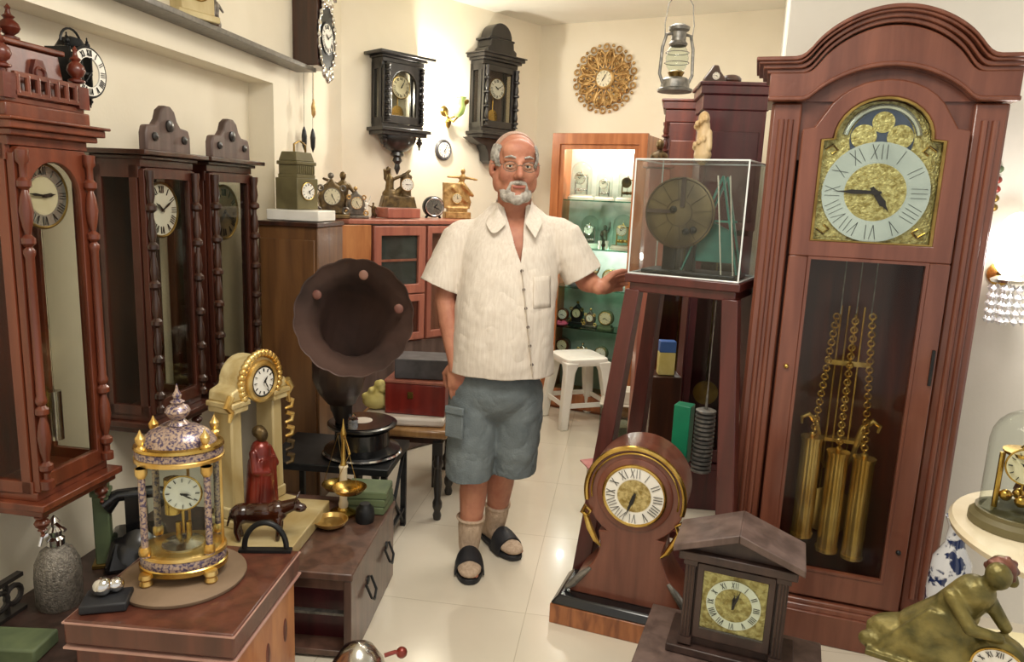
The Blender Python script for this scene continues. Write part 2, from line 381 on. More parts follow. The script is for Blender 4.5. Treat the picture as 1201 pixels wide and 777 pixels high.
e = on(922, 60, WC, -18); e.z = 0
wallbox('wall_right', e, e+GX*2.2, 0, CH, 2.3, GN, WALLG)

# shelf above the recess
o = MB(); lb(o, WF-.10, WF-.0005, .6, 3.43, 1.972, 1.992); tag(o.build('stone_shelf', STONE, bev=.003, smooth=False), 'long dark stone shelf high on the left wall above the recess', 'shelf')

# ================================================================= WALL CLOCKS
def vienna(label, P, rz, W, Hh, D, wd, dark, col='col', crest=None, arch=True, face=WHITE, ring=None, centre=None, hm=(9, 45), pend=True, weights=0, drop=True, ov=.03, dr=None, fin=True, zc=None, name='wall_clock', cs=None, thin=False, wide=.17, cm=None, dk=.8, din=.05, k=6):
    """glass fronted hanging clock; P = bottom centre at the wall"""
    t = thing(name, label, 'wall clock', P, rz)
    w = W/2; f = .026
    MB().ring(rect(-w, w, 0, Hh), rect(-w+.03, w-.03, .024, Hh-.024), 0, -.012).box((0, -D/2-.006, .012), (W, D-.012, .024)).box((0, -D/2-.006, Hh-.012), (W, D-.012, .024)).build('case', wd, t, bev=.002)
    MB().box((0, -.006, Hh/2), (W-.05, .008, Hh-.04)).build('back_board', dark, t)
    for s in (-1, 1):
        m = MB()
        for y in (-.012, -D+.03): m.box((s*(w-.008), y, Hh/2), (.016, .028, Hh-.04))
        for z in (.035, Hh-.04): m.box((s*(w-.008), -D/2, z), (.016, D-.02, .04))
        sd = m.build('side_frame', wd, t, bev=.001)
        MB().box((s*(w-.008), -D/2+.008, Hh/2), (.003, D-.05, Hh-.08)).build('side_glass', GLD, sd, smooth=False)
    di = W*wide
    out, inn = arch_pair(-w+di, w-di, .07, Hh-.06, -w+.004, w-.004, .026, Hh-.026, (w-di) if arch else .004)
    d = MB().ring(out, inn, -D+.012, -D-.008).build('door', wd, t, bev=.0015)
    MB().prism(inn, -D+.004, -D+.001).build('door_glass', GLD, d, smooth=False)
    if col:
        pf = {'col': column_profile, 'bead': bead_profile}[col]; r = cs or W*.042; h = Hh-.07
        for s in (-1, 1): MB().lathe((pf(h, r, k) if col == 'bead' else pf(h, r)), (s*(w-di*.42), -D-.008-r*.9, .035), 14).build('column', cm or wd, t)
    # cornice and base mouldings
    m = MB()
    if thin: m.box((0, -D/2-.006, Hh+.006), (W+ov*.6, D+ov*.6, .012)).box((0, -D/2-.02, Hh+.021), (W+ov*2.4, D+ov*1.6, .016))
    else: m.box((0, -D/2-.012, Hh+.008), (W+ov, D+ov*.8, .016)).box((0, -D/2-.016, Hh+.026), (W+ov*2, D+ov*1.5, .02)).box((0, -D/2-.02, Hh+.04), (W+ov*2.6, D+ov*2, .008))
    m.build('cornice', (cm or wd), t, bev=.003)
    m = MB(); m.box((0, -D/2-.012, -.01), (W+ov*1.4, D+ov*1.6, .02)).box((0, -D/2-.008, -.03), (W+ov*.6, D+ov*.8, .022)); m.build('base_moulding', wd, t, bev=.003)
    if fin:
        for s in (-1, 1): MB().lathe(finial_profile(.075, .02, True), (s*(w-.02), -D+.01, -.04), 14).build('drop_finial', wd, t)
    if drop == 'bowl':
        MB().lathe([(W*.42, 0), (W*.42, -.012), (W*.38, -.04), (W*.25, -.075), (W*.13, -.09), (W*.16, -.11), (W*.08, -.12), (W*.11, -.14), (W*.05, -.16), (W*.07, -.185), (W*.02, -.215), (.001, -.22)], (0, -D/2, -.04), 20, sy=.7).build('drop_finial', wd, t)
    elif drop == 'bracket':
        MB().prism([(-W*.7, -.04), (W*.7, -.04), (W*.5, -.07), (W*.3, -.085), (W*.2, -.13), (W*.18, -.18), (W*.08, -.2), (-W*.08, -.2), (-W*.18, -.18), (-W*.2, -.13), (-W*.3, -.085), (-W*.5, -.07)], -.005, -D*.8).build('bracket', wd, t, bev=.004)
    zc = zc or Hh-.06-(w-di)*1.0; dr = dr or (w-di)*dk
    dial(t, (0, -D+din, zc), dr, face, ring, centre, hm=hm, bez=BRASSD)
    if pend:
        m = MB(); m.cyl((0, -D*.45, zc), (0, -D*.45, Hh*.26), .003, n=6); m.lathe([(.001, -.004), (dr*.7, -.002), (dr*.7, .002), (.001, .005)], (0, -D*.45, Hh*.24), 20, ax=(0, -1, 0)); m.build('pendulum', BRASS, t)
    for q_ in range(weights):
        x = (q_-.5)*.07; m = MB().cyl((x, -D*.6, Hh*.12), (x, -D*.6, Hh*.27), .019, n=16).cyl((x, -D*.6, Hh*.27), (x, -D*.6, zc), .0015, n=5); m.build('weight', SILV, t)
    y = -D/2
    if crest == 'plate':
        a = W*.42; hb_ = .026 if thin else .045; o = [(-a, hb_), (-a, .085), (-a*.92, .11), (-a*.55, .115), (-a*.4, .135), (-a*.3, .165), (-a*.12, .18), (a*.12, .18), (a*.3, .165), (a*.4, .135), (a*.55, .115), (a*.92, .11), (a, .085), (a, hb_)]
        c = MB().prism([(p, Hh+q) for p, q in o], -D+.02, -D-.01).build('crest', DRIFT if wd is EBO or True else wd, t, bev=.006)
        for x, z, r in ((0, .115, .02), (-a*.66, .075, .014), (a*.66, .075, .014)): MB().lathe([(r, 0), (r, .006), (r*.5, .011), (.001, .012)], (x, -D-.01, Hh+z), 14, ax=(0, -1, 0)).build('rosette', EBO, c)
    elif crest == 'dome':
        m = MB(); m.prism([(p*W, Hh+q) for p, q in ((-.42, .045), (.42, .045), (.42, .075), (.34, .09), (.32, .13), (-.32, .13), (-.34, .09), (-.42, .075))], -.01, -D-.01); m.box((0, -D/2, Hh+.137), (W*.74, D+.01, .014))
        m.prism([(W*.3*math.cos(PI*i/14), Hh+.145+W*.3*math.sin(PI*i/14)) for i in range(15)], -.02, -D); m.build('crest', wd, t, bev=.004)
    elif crest == 'gallery':
        # pagoda-like top with gallery, posts and finials
        a = w*.62
        m = MB(); m.box((0, y, Hh+.062), (W*1.06, D*1.1, .035)).box((0, y, Hh+.088), (W*1.0, D, .018)); m.box((0, y, Hh+.16), (W*.74, D*.8, .13), top=(.86, .86)); m.box((0, y, Hh+.232), (W*.74, D*.8, .014)); cr = m.build('crest', wd, t, bev=.004)
        m = MB(); m.box((0, -D-.005, Hh+.15), (W*.8, .01, .012)); m.box((0, -D-.005, Hh+.105), (W*.8, .01, .012))
        for i in range(7): m.cyl((-W*.36+i*W*.12, -D-.005, Hh+.105), (-W*.36+i*W*.12, -D-.005, Hh+.15), .007, n=8)
        m.build('balustrade', wd, t)
        m = MB(); m.prism([(-.026, Hh+.125), (.026, Hh+.125), (.024, Hh+.17), (.012, Hh+.2), (-.012, Hh+.2), (-.024, Hh+.17)], -D*.8, -D*.93); m.torus((0, -D*.93, Hh+.165), .015, .005, ax=(0, 1, 0), n=16); m.build('carved_mount', REDD, cr)
        for x in (-1, 1): MB().box((x*W*.46, -D+.01, Hh+.12), (.04, .04, .06)).lathe(finial_profile(.11, .024), (x*W*.46, -D+.01, Hh+.15), 14).build('finial', REDD, t)
        MB().lathe(finial_profile(.10, .026), (0, y, Hh+.239), 14).build('finial', REDD, t)
    return t

def frontpair(off, p, q, zt):  # helper giving centre s and width on a plane parallel to the left wall
    P0 = Ln*(-off)
    a = on(p[0], p[1], P0, 81.6); b = on(q[0], q[1], P0, 81.6)
    return a, b
def left_clock(label, pl, pr, H0, H1, D=.17, **k):
    a, b = frontpair(RD-.005-D, (pl, 300), (pr, 300), 0)
    mid = (a+b)/2-Ln*D; mid.z = H0
    return vienna(label, mid, RZL, (b-a).length, H1-H0, D, **k)
left_clock('red-brown wall clock with balustraded top and finials, nearest on the left wall', 20, 110, .56, 1.53, .19, wd=RED, dark=REDD, crest='gallery', dk=.92, din=.035, face=CREAMF, ring=DIALS, centre=CREAMF, hm=(2, 46), weights=2, ov=.03)
left_clock('dark wall clock with white dial and beaded columns, second along the left wall', 170, 230, .62, 1.5, .17, wd=WALR, dark=WAL, col='bead', crest='plate', face=WHITE, hm=(10, 10), arch=False, ov=.03, fin=True, thin=True, wide=.14, cm=WAL, dk=.85, din=.035)
left_clock('dark wall clock with grey-brown dial, furthest in the left wall recess', 246, 297, .64, 1.5, .17, wd=WALR, dark=WAL, col='bead', crest='plate', face=DIALBR, hm=(7, 20), arch=False, ov=.03, fin=True, thin=True, wide=.14, cm=WAL, dk=.85, din=.035)

# clocks on the diagonal back-left wall
def onA(px, py, d): return on(px, py, C0+An*d, 45.2)
def back_clock(label, pl, pr, H0, H1, D, **k):
    a = onA(pl, 110, D+.008); b = onA(pr, 110, D+.008); mid = (a+b)/2-An*D; mid.z = H0
    return vienna(label, mid, RZA, (b-a).length, H1-H0, D, **k)
back_clock('black wall clock with flat top and turned drop finial, left of the wall lamp', 449, 497, 1.79, 2.17, .11, wd=EBO, dark=REFLB, dk=.7, din=.03, k=9, col='bead', crest=None, face=CREAMF, hm=(1, 5), ov=.04, thin=True, wide=.2, drop='bowl', name='wall_clock')  # lamp reflection on the glass is put into the back board colour
back_clock('black wall clock with domed crest above the man\'s head', 566, 606, 1.835, 2.27, .12, wd=EBO, dark=DRIFT, dk=.62, din=.03, k=4, col='bead', crest='dome', arch=False, face=WHITE, hm=(10, 10), ov=.03, drop='bracket', fin=False, name='wall_clock')

# ornate black wall clock high at the far end of the left wall, seen side on
a = on(384, 45, Ln*(-WF+.135), 81.6)
t = thing('ornate_wall_clock', 'brown boxed wall clock with ornate silver and black front, high at the top edge', 'wall clock', (a-Ln*.135).xy.to_3d()+V((0, 0, a.z-.155)), RZL); t.scale = (.9, .62, .9)
MB().box((0, -.1, .2), (.2, .2, .36)).box((0, -.1, .39), (.26, .24, .02)).build('case', WAL, t, bev=.004)
m = MB(); N = 28
pts = [((.10+.018*math.sin(7*2*PI*i/N))*math.cos(2*PI*i/N), .17+(.17+.02*math.sin(6*2*PI*i/N))*math.sin(2*PI*i/N)) for i in range(N)]
m.prism(pts, -.2, -.215); b = m.build('front_plate', IRON, t, bev=.004)
m = MB()
for i in range(18):
    an = 2*PI*i/18; m.sph((.105*math.cos(an), -.218, .17+.175*math.sin(an)), (.018, .012, .018), 8)
for x, z in ((0, -.03), (-.05, .355), (.05, .355), (0, .385), (.04, -.01), (-.04, -.01)): m.sph((x, -.22, z), (.03, .018, .03), 8)
m.tube([V((.105*math.cos(2*PI*i/30), -.218, .17+.175*math.sin(2*PI*i/30))) for i in range(30)], .007, 6, closed=True).bar((0, -.218, .34), (0, -.218, .39), .02).bar((0, -.218, 0), (0, -.218, -.04), .02)
m.build('silver_mount', SILV, b)
dial(t, (0, -.218, .17), .075, WHITE, hm=(10, 10), bez=IRON)
m = MB().cyl((0, -.1, .02), (0, -.1, -.14), .002, n=6).lathe([(.001, 0), (.015, .02), (.018, .06), (.004, .1)], (0, -.1, -.24), 10); m.build('pendulum', GILT, t)
for x in (-.06, .05):
    MB().cyl((x, -.06, .02), (x, -.06, -.3), .0015, n=5).lathe([(.001, 0), (.016, .03), (.02, .08), (.014, .11), (.004, .13)], (x, -.06, -.42), 10).build('pinecone_weight', IRON, t)

# wall lamp with tulip shades
p = onA(520, 130, .0); t = thing('wall_lamp', 'brass wall lamp with green tulip glass shade between the black wall clocks', 'wall lamp', p, RZA)
MB().lathe([(.03, 0), (.032, .008), (.02, .02), (.001, .022)], (0, 0, 0), 16, ax=(0, -1, 0)).build('wall_plate', BRASSD, t)
MB().tube([(0, -.015, -.0), (0, -.05, -.05), (0, -.1, -.07), (0, -.14, -.045)], .006).tube([(0, -.05, -.05), (.04, -.08, -.03), (.075, -.1, .0), (.085, -.11, .04)], .006).lathe([(.001, -.07), (.012, -.06), (.02, -.03), (.008, -.01), (.012, 0)], (0, -.05, -.04), 12).build('arm', BRASSD, t)
s1 = MB().lathe([(.012, 0), (.036, .02), (.046, .055), (.038, .09), (.05, .118), (.046, .118), (.034, .09), (.04, .055), (.03, .02), (.006, .004)], (0, -.14, -.045), 16).build('tulip_shade', TULIP, t)
MB().lathe([(.008, 0), (.018, .008), (.024, .02), (.02, .03), (.001, .031)], (.085, -.11, .04), 12).build('candle_cup', BRASSD, t)
b = MB().lathe([(.009, .05), (.012, .065), (.019, .09), (.014, .112), (.001, .12)], (0, -.14, .015), 12).build('bulb', BULB, t)

# small round wall clock below it
p = onA(519, 176, 0); t = thing('small_wall_clock', 'small round grey-framed clock on the wall below the tulip lamp', 'wall clock', p, RZA)
MB().lathe([(.062, 0), (.065, .012), (.056, .022), (.046, .016)], (0, 0, 0), 28, ax=(0, -1, 0)).build('frame', SLATE, t)
dial(t, (0, -.017, 0), .046, WHITE, small=True, hm=(7, 5))

# sunburst clock on wall B
p = on(710, 93, C0, -25.9)
t = thing('sunburst_wall_clock', 'round openwork gilt wall clock high on the back wall', 'wall clock', p, RZB)
MB().lathe([(.07, 0), (.07, .02), (.062, .028), (.05, .03)], (0, 0, 0), 30, ax=(0, -1, 0)).build('centre_boss', GILT, t)
m = MB()
for i in range(14):
    a = 2*PI*i/14; u = V((math.cos(a), 0, math.sin(a))); tt = V((-math.sin(a), 0, math.cos(a)))
    for sgn in (-1, 1):
        m.tube([u*.068+V((0, -.012, 0)), u*.11+tt*sgn*.022+V((0, -.02, 0)), u*.15+tt*sgn*.03+V((0, -.02, 0)), u*.178+tt*sgn*.012+V((0, -.024, 0)), u*.165-tt*sgn*.006+V((0, -.028, 0)), u*.15+tt*sgn*.004+V((0, -.028, 0))], [.006, .009, .009, .009, .008, .005], 7)
    m.tube([u*.09, u*.13+tt*.004, u*.185+tt*.01, u*.2+tt*.02], [.005, .012, .01, .003], 7)
    for dr_, da in ((.175, .0), (.15, .22), (.205, .22), (.12, 0)):
        ua = V((math.cos(a+da), 0, math.sin(a+da))); m.torus(ua*dr_+V((0, -.014, 0)), .017, .0065, ax=(0, 1, 0), n=12, k=6)
    m.sph(u*.216+V((0, -.014, 0)), .011, 8)
m.build('gilt_scrollwork', GILT, t)
dial(t, (0, -.03, 0), .052, CREAMF, small=True, hm=(7, 5))

# ================================================================= BUILT-IN DISPLAY CABINET (wall B)
D0 = .32
a = on(649, 200, C0+Bn*D0, -25.9); b = on(758, 160, C0+Bn*D0, -25.9); cw = (b-a).length-.01
cp = (a+b)/2-Bn*D0; cp.z = 0; CAB_P = cp; CT = 1.85
t = thing('glass_display_cabinet', 'tall wooden framed glass display cabinet lit inside behind the man', 'display cabinet', cp+Bn*.005, RZB)
w = cw/2
MB().ring(rect(-w, w, .02, CT), rect(-w+.055, w-.055, .12, CT-.07), -D0+.03, -D0).build('door_frame', CAPW, t, bev=.003)
MB().ring(rect(-w+.052, w-.052, .1, CT-.067), rect(-w+.085, w-.085, .14, CT-.1), -D0+.036, -D0+.012).build('inner_frame', CAPW, t, bev=.002)
m = MB()
for s in (-1, 1): m.box((s*(w-.01), -D0/2+.015, CT/2), (.02, D0-.03, CT-.02))
m.box((0, -D0/2+.015, CT-.02), (2*w-.04, D0-.03, .02)).box((0, -D0/2+.015, .05), (2*w-.04, D0-.03, .1)); m.build('carcass', CAPW, t)
MB().box((0, -.008, CT/2), (2*w-.04, .01, CT-.04)).build('mirror_back', INT, t)
MB().box((0, -D0+.022, CT/2), (2*w-.15, .004, CT-.22)).build('door_glass', GL, t, smooth=False)
SH = [1.45, 1.2, .97, .75, .55, .33]
SH = [on(700, y, C0+Bn*.16, -25.9).z for y in (236, 292, 338, 385, 424)]
for z in SH: MB().box((0, -D0/2+.005, z), (2*w-.05, D0-.09, .008)).build('glass_shelf', GLG, t, smooth=False)
for x in (-.12, .1): MB().lathe([(.02, 0), (.02, -.012), (.001, -.014)], (x, -.15, CT-.03), 12).build('downlight', LEDM, t)
def cabpt(px, y, z):   # position inside the cabinet at depth y behind its front
    q = on(px, 250, C0+Bn*(D0-y), -25.9); return V((q.x, q.y, z))

def dome_clock(label, loc, rz, s=1.0, face=WHITE, grp=None, body=BRASS, base=WAL, name='dome_clock'):
    t = thing(name, label, 'dome clock', loc, rz, grp); t.scale = (s, s, s)
    MB().lathe([(.062, 0), (.062, .012), (.055, .018), (.055, .024)], n=24).build('base', base, t)
    MB().lathe([(.05, .024)]+[(.05, .13)]+[(.05*math.cos(a), .13+.05*math.sin(a)) for a in (.3, .6, .9, 1.2, 1.5)], n=24).build('glass_dome', GL, t)
    m = MB()
    for x in (-.03, .03): m.cyl((x, 0, .024), (x, 0, .11), .004, n=8)
    m.lathe([(.03, 0), (.032, .005), (.001, .006)], (0, 0, .112), 16); m.lathe([(.001, 0), (.01, .004), (.004, .012), (.001, .02)], (0, 0, .118), 10)
    m.cyl((0, 0, .03), (0, 0, .09), .0015, n=5)
    for k in range(4): m.sph((.018*math.cos(k*PI/2), .018*math.sin(k*PI/2), .045), .009, 8)
    m.build('movement', body, t)
    dial(t, (0, -.022, .1), .026, face, small=True, hm=(10, 10), bez=body)
    return t
dc = None
# (px, shelf index (-1 = above the top shelf), depth, scale, label, kind)
def shelfz(i): return SH[i]+.0045

def mantel_clock(label, loc, rz, s, mat, face=WHITE, kind='round', trim=BRASS, name='mantel_clock'):
    t = thing(name, label, 'clock', loc, rz); t.scale = (s, s, s)
    if kind == 'round':
        MB().box((0, 0, .01), (.11, .06, .02)).box((0, 0, .026), (.09, .05, .014)).build('base', mat, t, bev=.003)
        MB().lathe([(.05, -.02), (.056, -.014), (.056, .014), (.05, .02)], (0, 0, .085), 26, ax=(0, -1, 0)).build('case', mat, t)
        dial(t, (0, -.021, .085), .043, face, small=True, hm=(8, 20), bez=trim)
    elif kind == 'arch':
        o = [(-.06, .02), (.06, .02)]+[(.06*math.cos(PI*i/14), .1+.06*math.sin(PI*i/14)) for i in range(15)]
        MB().prism(o, -.03, .03).build('case', mat, t, bev=.003); MB().box((0, 0, .01), (.15, .075, .02)).build('base', mat, t, bev=.003)
        dial(t, (0, -.031, .1), .043, face, small=True, hm=(4, 20), bez=trim)
    elif kind == 'scroll':
        o = [(-.07, .02), (.07, .02), (.05, .05), (.06, .09), (.045, .14), (.02, .155), (0, .18), (-.02, .155), (-.045, .14), (-.06, .09), (-.05, .05)]
        MB().prism(o, -.025, .025).build('case', mat, t, bev=.008); MB().box((0, 0, .01), (.16, .07, .02)).build('base', mat, t, bev=.004)
        for sx in (-1, 1): MB().torus((sx*.062, -.022, .035), .014, .006, ax=(0, 1, 0), n=14, k=6).build('scroll', trim, t); MB().torus((sx*.05, -.022, .135), .012, .005, ax=(0, 1, 0), n=14, k=6).build('scroll', trim, t)
        MB().sph((0, 0, .19), .014, 10).build('top_knob', trim, t)
        dial(t, (0, -.027, .098), .036, face, small=True, hm=(11, 25), bez=trim)
    return t
def figurine(label, loc, rz, s, mat, pose='stand', name='figurine', cat='figurine'):
    t = thing(name, label, cat, loc, rz); t.scale = (s, s, s)
    MB().lathe([(.035, 0), (.035, .012), (.026, .02), (.028, .026)], n=18).build('plinth', WAL, t)
    m = MB()
    m.cap((-.012, 0, .03), (-.01, 0, .09), .011, .016).cap((.014, -.008, .03), (.01, 0, .09), .011, .016).cap((0, 0, .09), (0, 0, .14), .024, .027).cap((0, 0, .14), (0, 0, .17), .012, .009).sph((0, -.002, .187), (.015, .017, .02), 12)
    if pose == 'stand': m.cap((-.028, 0, .145), (-.036, -.01, .11), .01, .008).cap((-.036, -.01, .11), (-.015, -.03, .1), .008, .007).cap((.028, 0, .145), (.045, 0, .19), .01, .008).cap((.045, 0, .19), (.05, -.01, .23), .008, .006)
    else: m.cap((-.028, 0, .145), (-.06, -.01, .16), .01, .008).cap((-.06, -.01, .16), (-.09, -.01, .17), .008, .006).cap((.028, 0, .145), (.05, -.01, .11), .01, .007).cap((0, .01, .1), (.02, .02, .03), .024, .034)
    melt(m.build('body', mat, t), .0035, 3)
    return t
B_ = 'clocks in the glass cabinet'
rzb = RZB
d0 = dome_clock('tall glass dome clock, leftmost on the top shelf of the lit cabinet', cabpt(680, .14, shelfz(0)), rzb, 1.4, body=CHROME, base=WHITEP)
dup(d0, cabpt(707, .225, shelfz(0)), label='glass dome clock second from left on the top shelf of the lit cabinet', sc=1.1)
dome_clock('dome clock with brown figure inside, right of the top cabinet shelf', cabpt(734, .13, shelfz(0)), rzb, 1.2, face=BRONZE, body=BRONZE, base=WHITEP)
d1 = dome_clock('small dome clock with white dial, leftmost on second cabinet shelf', cabpt(672, .12, shelfz(1)), rzb, .8, body=REDD, base=WHITEP)
dup(d0, cabpt(693, .2, shelfz(1)), label='silver pillared dome clock, second from left on second cabinet shelf', sc=1.2)
figurine('slim grey figurine between dome clocks on second cabinet shelf', cabpt(711, .27, shelfz(1)), rzb, .75, PEWT)
dome_clock('broad golden dome clock at the right of the second cabinet shelf', cabpt(732, .13, shelfz(1)), rzb, 1.3, body=GOLD, base=PALEBR)
for i, px in enumerate((706, 713)):
    o = MB().lathe([(.012, 0), (.014, .01), (.008, .03), (.013, .05), (.013, .056)], n=12).build('cup', WHITEP, loc=cabpt(px+i, .06+.03*i, shelfz(1)))
    tag(o, ['small pale cup nearer the slim grey figurine on second cabinet shelf', 'small pale cup touching the base of golden dome clock'][i], 'cup', 'pale cups in the glass cabinet')
mantel_clock('dark arched clock at the left of the third cabinet shelf', cabpt(684, .14, shelfz(2)), rzb, .9, SLATE, kind='arch')
mantel_clock('round greenish clock at the right of the third cabinet shelf', cabpt(721, .1, shelfz(2)), rzb, 1.0, GREENB, CREAMF)
figurine('bronze figurine in the middle of the third cabinet shelf', cabpt(702, .17, shelfz(2)), rzb, .7, BRONZE)
mantel_clock('small clock with white ring dial, left of the fourth cabinet shelf', cabpt(667, .17, shelfz(3)), rzb, .75, REDD, WHITE)
mantel_clock('dark scrolled clock, second on the fourth cabinet shelf', cabpt(684, .2, shelfz(3)), rzb, .8, IRON, CREAMF, 'scroll', BRASSD)
mantel_clock('grey scrolled clock near the middle of the fourth cabinet shelf', cabpt(700, .14, shelfz(3)), rzb, .65, PEWT, WHITE, 'scroll', GOLD)
mantel_clock('round pale green clock at the right of the fourth cabinet shelf', cabpt(719, .11, shelfz(3)), rzb, .95, GREENB, CREAMF)
t = MB().sph((0, 0, .015), (.05, .04, .014), 16).sph((-.02, 0, .025), (.02, .02, .012), 10).sph((.02, 0, .024), (.018, .018, .012), 10).build('trinket_dish', ORCH, loc=cabpt(665, .065, shelfz(3))); tag(t, 'small heap of crimson trinkets at the left of the fourth cabinet shelf', 'trinkets')
mantel_clock('brown arched clock at the left of the lowest visible cabinet shelf', cabpt(669, .14, shelfz(4)), rzb, .85, WALR, CREAMF, 'arch')
mantel_clock('round clock with dark centre at right of the lowest visible cabinet shelf', cabpt(716, .1, shelfz(4)), rzb, .85, GREENB, WHITE)
mantel_clock('silver scroll clock in the middle of the lowest visible cabinet shelf', cabpt(693, .12, shelfz(4)), rzb, .6, SILV, WHITE, 'scroll')

# ================================================================= BACK LEFT CABINETS
CT2 = 1.285
# brown veneered cabinet, end panel facing the camera
P0 = V((-.85, 3.13, 0)); t = thing('veneered_cabinet', 'brown veneered cabinet in the left corner behind the gramophone horn', 'cabinet', P0, R(-8.4))
MB().box((-.137, .14, .65), (.274, .28, 1.23)).box((-.137, .14, .02), (.25, .26, .04)).build('body', BROWN, t, bev=.004)
MB().box((-.135, .135, CT2-.01), (.28, .30, .02)).build('top_board', WAL, t, bev=.003)
MB().box((-.137, -.006, .63), (.25, .012, 1.16)).build('end_panel', BROWN, t, bev=.003)
# glazed low cabinet along wall A
q0 = V((-.83, 3.62, 0)); cd = V((.7046, .7096, 0)); LW = 1.02
t = thing('glazed_sideboard', 'reddish sideboard with glass and wood doors along the back-left wall', 'cabinet', q0, RZA)
Dp = .36
MB().box((LW/2, Dp/2+.02, CT2/2-.01), (LW, Dp-.04, CT2-.04)).build('carcass', PINKW, t, bev=.003)
MB().box((LW/2, Dp/2, CT2-.01), (LW+.02, Dp+.03, .022)).build('top_board', PINKW, t, bev=.004)
def sx(px, py=300): 
    q = on(px, py, q0, 45.2); return (q-q0).dot(cd)
def sz(px, py): return on(px, py, q0, 45.2).z
zb, zt = sz(490, 397), CT2-.03
d1x0, d1x1 = sx(384), sx(434); 
dd = MB().box(((d1x0+d1x1)/2, -.004, .97), (d1x1-d1x0-.004, .022, .58)).build('door', ORANGE, t, bev=.003)
MB().cyl((d1x1-.03, -.015, .98), (d1x1-.03, -.032, .98), .007).build('door_knob', IRON, dd)
x0, x1 = sx(436), sx(496)
zm = sz(465, 345)
out, inn = rect(x0, x1, zm, zt), rect(x0+.045, x1-.045, zm+.05, zt-.05)
dd = MB().ring(out, inn, -.0, -.024).build('glass_door', PINKW, t, bev=.004)
MB().prism(inn, -.006, -.009).build('door_glass', GLC, dd, smooth=False)
MB().prism(inn, .0, -.003).build('door_interior', SLATE, dd, smooth=False)
MB().box(((x0+x1)/2, -.006, (zm+zt)/2), (x1-x0-.09, .004, .012)).build('inner_shelf', PINKW, dd)
dd = MB().ring(rect(x0, x1, zb, zm-.006), rect(x0+.035, x1-.035, zb+.04, zm-.045), 0, -.022).build('panel_door', PINKW, t, bev=.004)
MB().prism(rect(x0+.035, x1-.035, zb+.04, zm-.045), 0, -.008).build('door_panel', WALR, dd)
x2, x3 = sx(499), sx(528)
dd = MB().ring(rect(x2, x3, zb, zt), rect(x2+.03, x3-.03, zb+.04, zt-.04), 0, -.022).build('glass_door', PINKW, t, bev=.004)
MB().prism(rect(x2+.03, x3-.03, zb+.04, zt-.04), 0, -.004).build('door_glass', GLC, dd, smooth=False)
MB().box((LW/2, -.003, zb/2), (LW-.02, .012, zb-.02)).build('lower_panel', DRIFT, t, bev=.003)

# things standing on the cabinets
ZT = CT2+.0012
def ontop(px, Y): p = at(px, 200, Y); return V((p.x, p.y, ZT))
p = V((-.96, 3.27, ZT)); sl = tag(MB().box((0, 0, .025), (.24, .19, .046)).build('white_plinth', WHITEP, bev=.004, loc=p), 'white slab under the olive box clock on the brown cabinet', 'slab'); sl.rotation_euler[2] = R(-8.4)
p = p+V((-.02, 0, .0495)); t = thing('box_clock', 'olive green box clock with stepped top on a white slab', 'clock', p, R(66)); t.scale = (.92, .92, .8)
MB().box((0, 0, .085), (.15, .13, .17)).build('case', KHAKI, t, bev=.003)
m = MB().box((0, 0, .18), (.13, .115, .02)).box((0, 0, .215), (.125, .11, .05))
for i in range(9): m.box((-.056+.014*i, -.057, .215), (.006, .006, .046))
m.build('gallery', KHAKI, t, bev=.002); MB().box((0, 0, .25), (.14, .125, .02)).box((0, 0, .285), (.13, .11, .05), top=(.85, .8)).build('roof', KHAKI, t, bev=.004)
dial(t, (0, -.066, .1), .045, WHITE, small=True, hm=(5, 10), bez=BRASS)
m = MB().tube([(-.04, -.02, .31), (-.04, -.02, .35), (0, -.02, .37), (.04, -.02, .35), (.04, -.02, .31)], .005); m.build('handle', BRASSD, t)
mc = mantel_clock('grey-bronze scroll clock just right of the olive box clock', ontop(388, 3.66), R(25), 1.1, BRONZE, CREAMF, 'scroll', PEWT)
figurine('dark bronze figure leaning over, standing beside olive box clock', ontop(402, 3.85), R(30), 1.15, BRONZE, 'reach')
mantel_clock('tall dark scrolled clock with gilt trim left of small figurines', ontop(417, 3.80), R(30), .8, PEWT, CREAMF, 'scroll', GILT)
figurine('small white and gold figurine on the sideboard', ontop(429, 3.90), R(30), .5, WHITEP)
figurine('small dark dancer figurine next to white figurine on the sideboard', ontop(438, 3.99), R(30), .4, BRONZE, 'reach')
pb = ontop(467, 4.06); tag(MB().box((0, 0, .03), (.22, .13, .055)).build('wooden_plinth', PINKW, bev=.005, loc=pb), 'low pinkish wooden plinth under the bronze winged clock', 'plinth').rotation_euler[2] = RZA
t = thing('figural_clock', 'dark bronze figure clock with small white dial on a wooden plinth', 'clock', pb+V((0, 0, .06)), R(25))
m = MB().box((0, 0, .03), (.2, .08, .06), top=(.85, .9)).sph((-.04, 0, .07), (.05, .035, .03), 14).cap((-.05, 0, .07), (-.045, 0, .15), .025, .022).cap((-.045, 0, .15), (-.05, 0, .18), .012, .01).sph((-.055, 0, .2), (.015, .016, .02), 10).cap((-.03, 0, .15), (.03, -.01, .175), .01, .008).cap((.03, -.01, .175), (.065, 0, .2), .008, .009).cap((-.07, 0, .15), (-.08, -.01, .2), .01, .007).cap((-.03, 0, .06), (.03, 0, .11), .02, .016).cap((.045, .01, .06), (.045, .01, .16), .034, .03).sph((.05, .01, .165), (.035, .02, .02), 10)
melt(m.build('body', BRONZE, t), .005, 3)
dial(t, (.045, -.028, .125), .033, WHITE, small=True, hm=(9, 15), bez=GILT)
t = thing('round_table_clock', 'round grey metal clock standing beside the plinth on the sideboard', 'clock', ontop(509, 4.33), R(22))
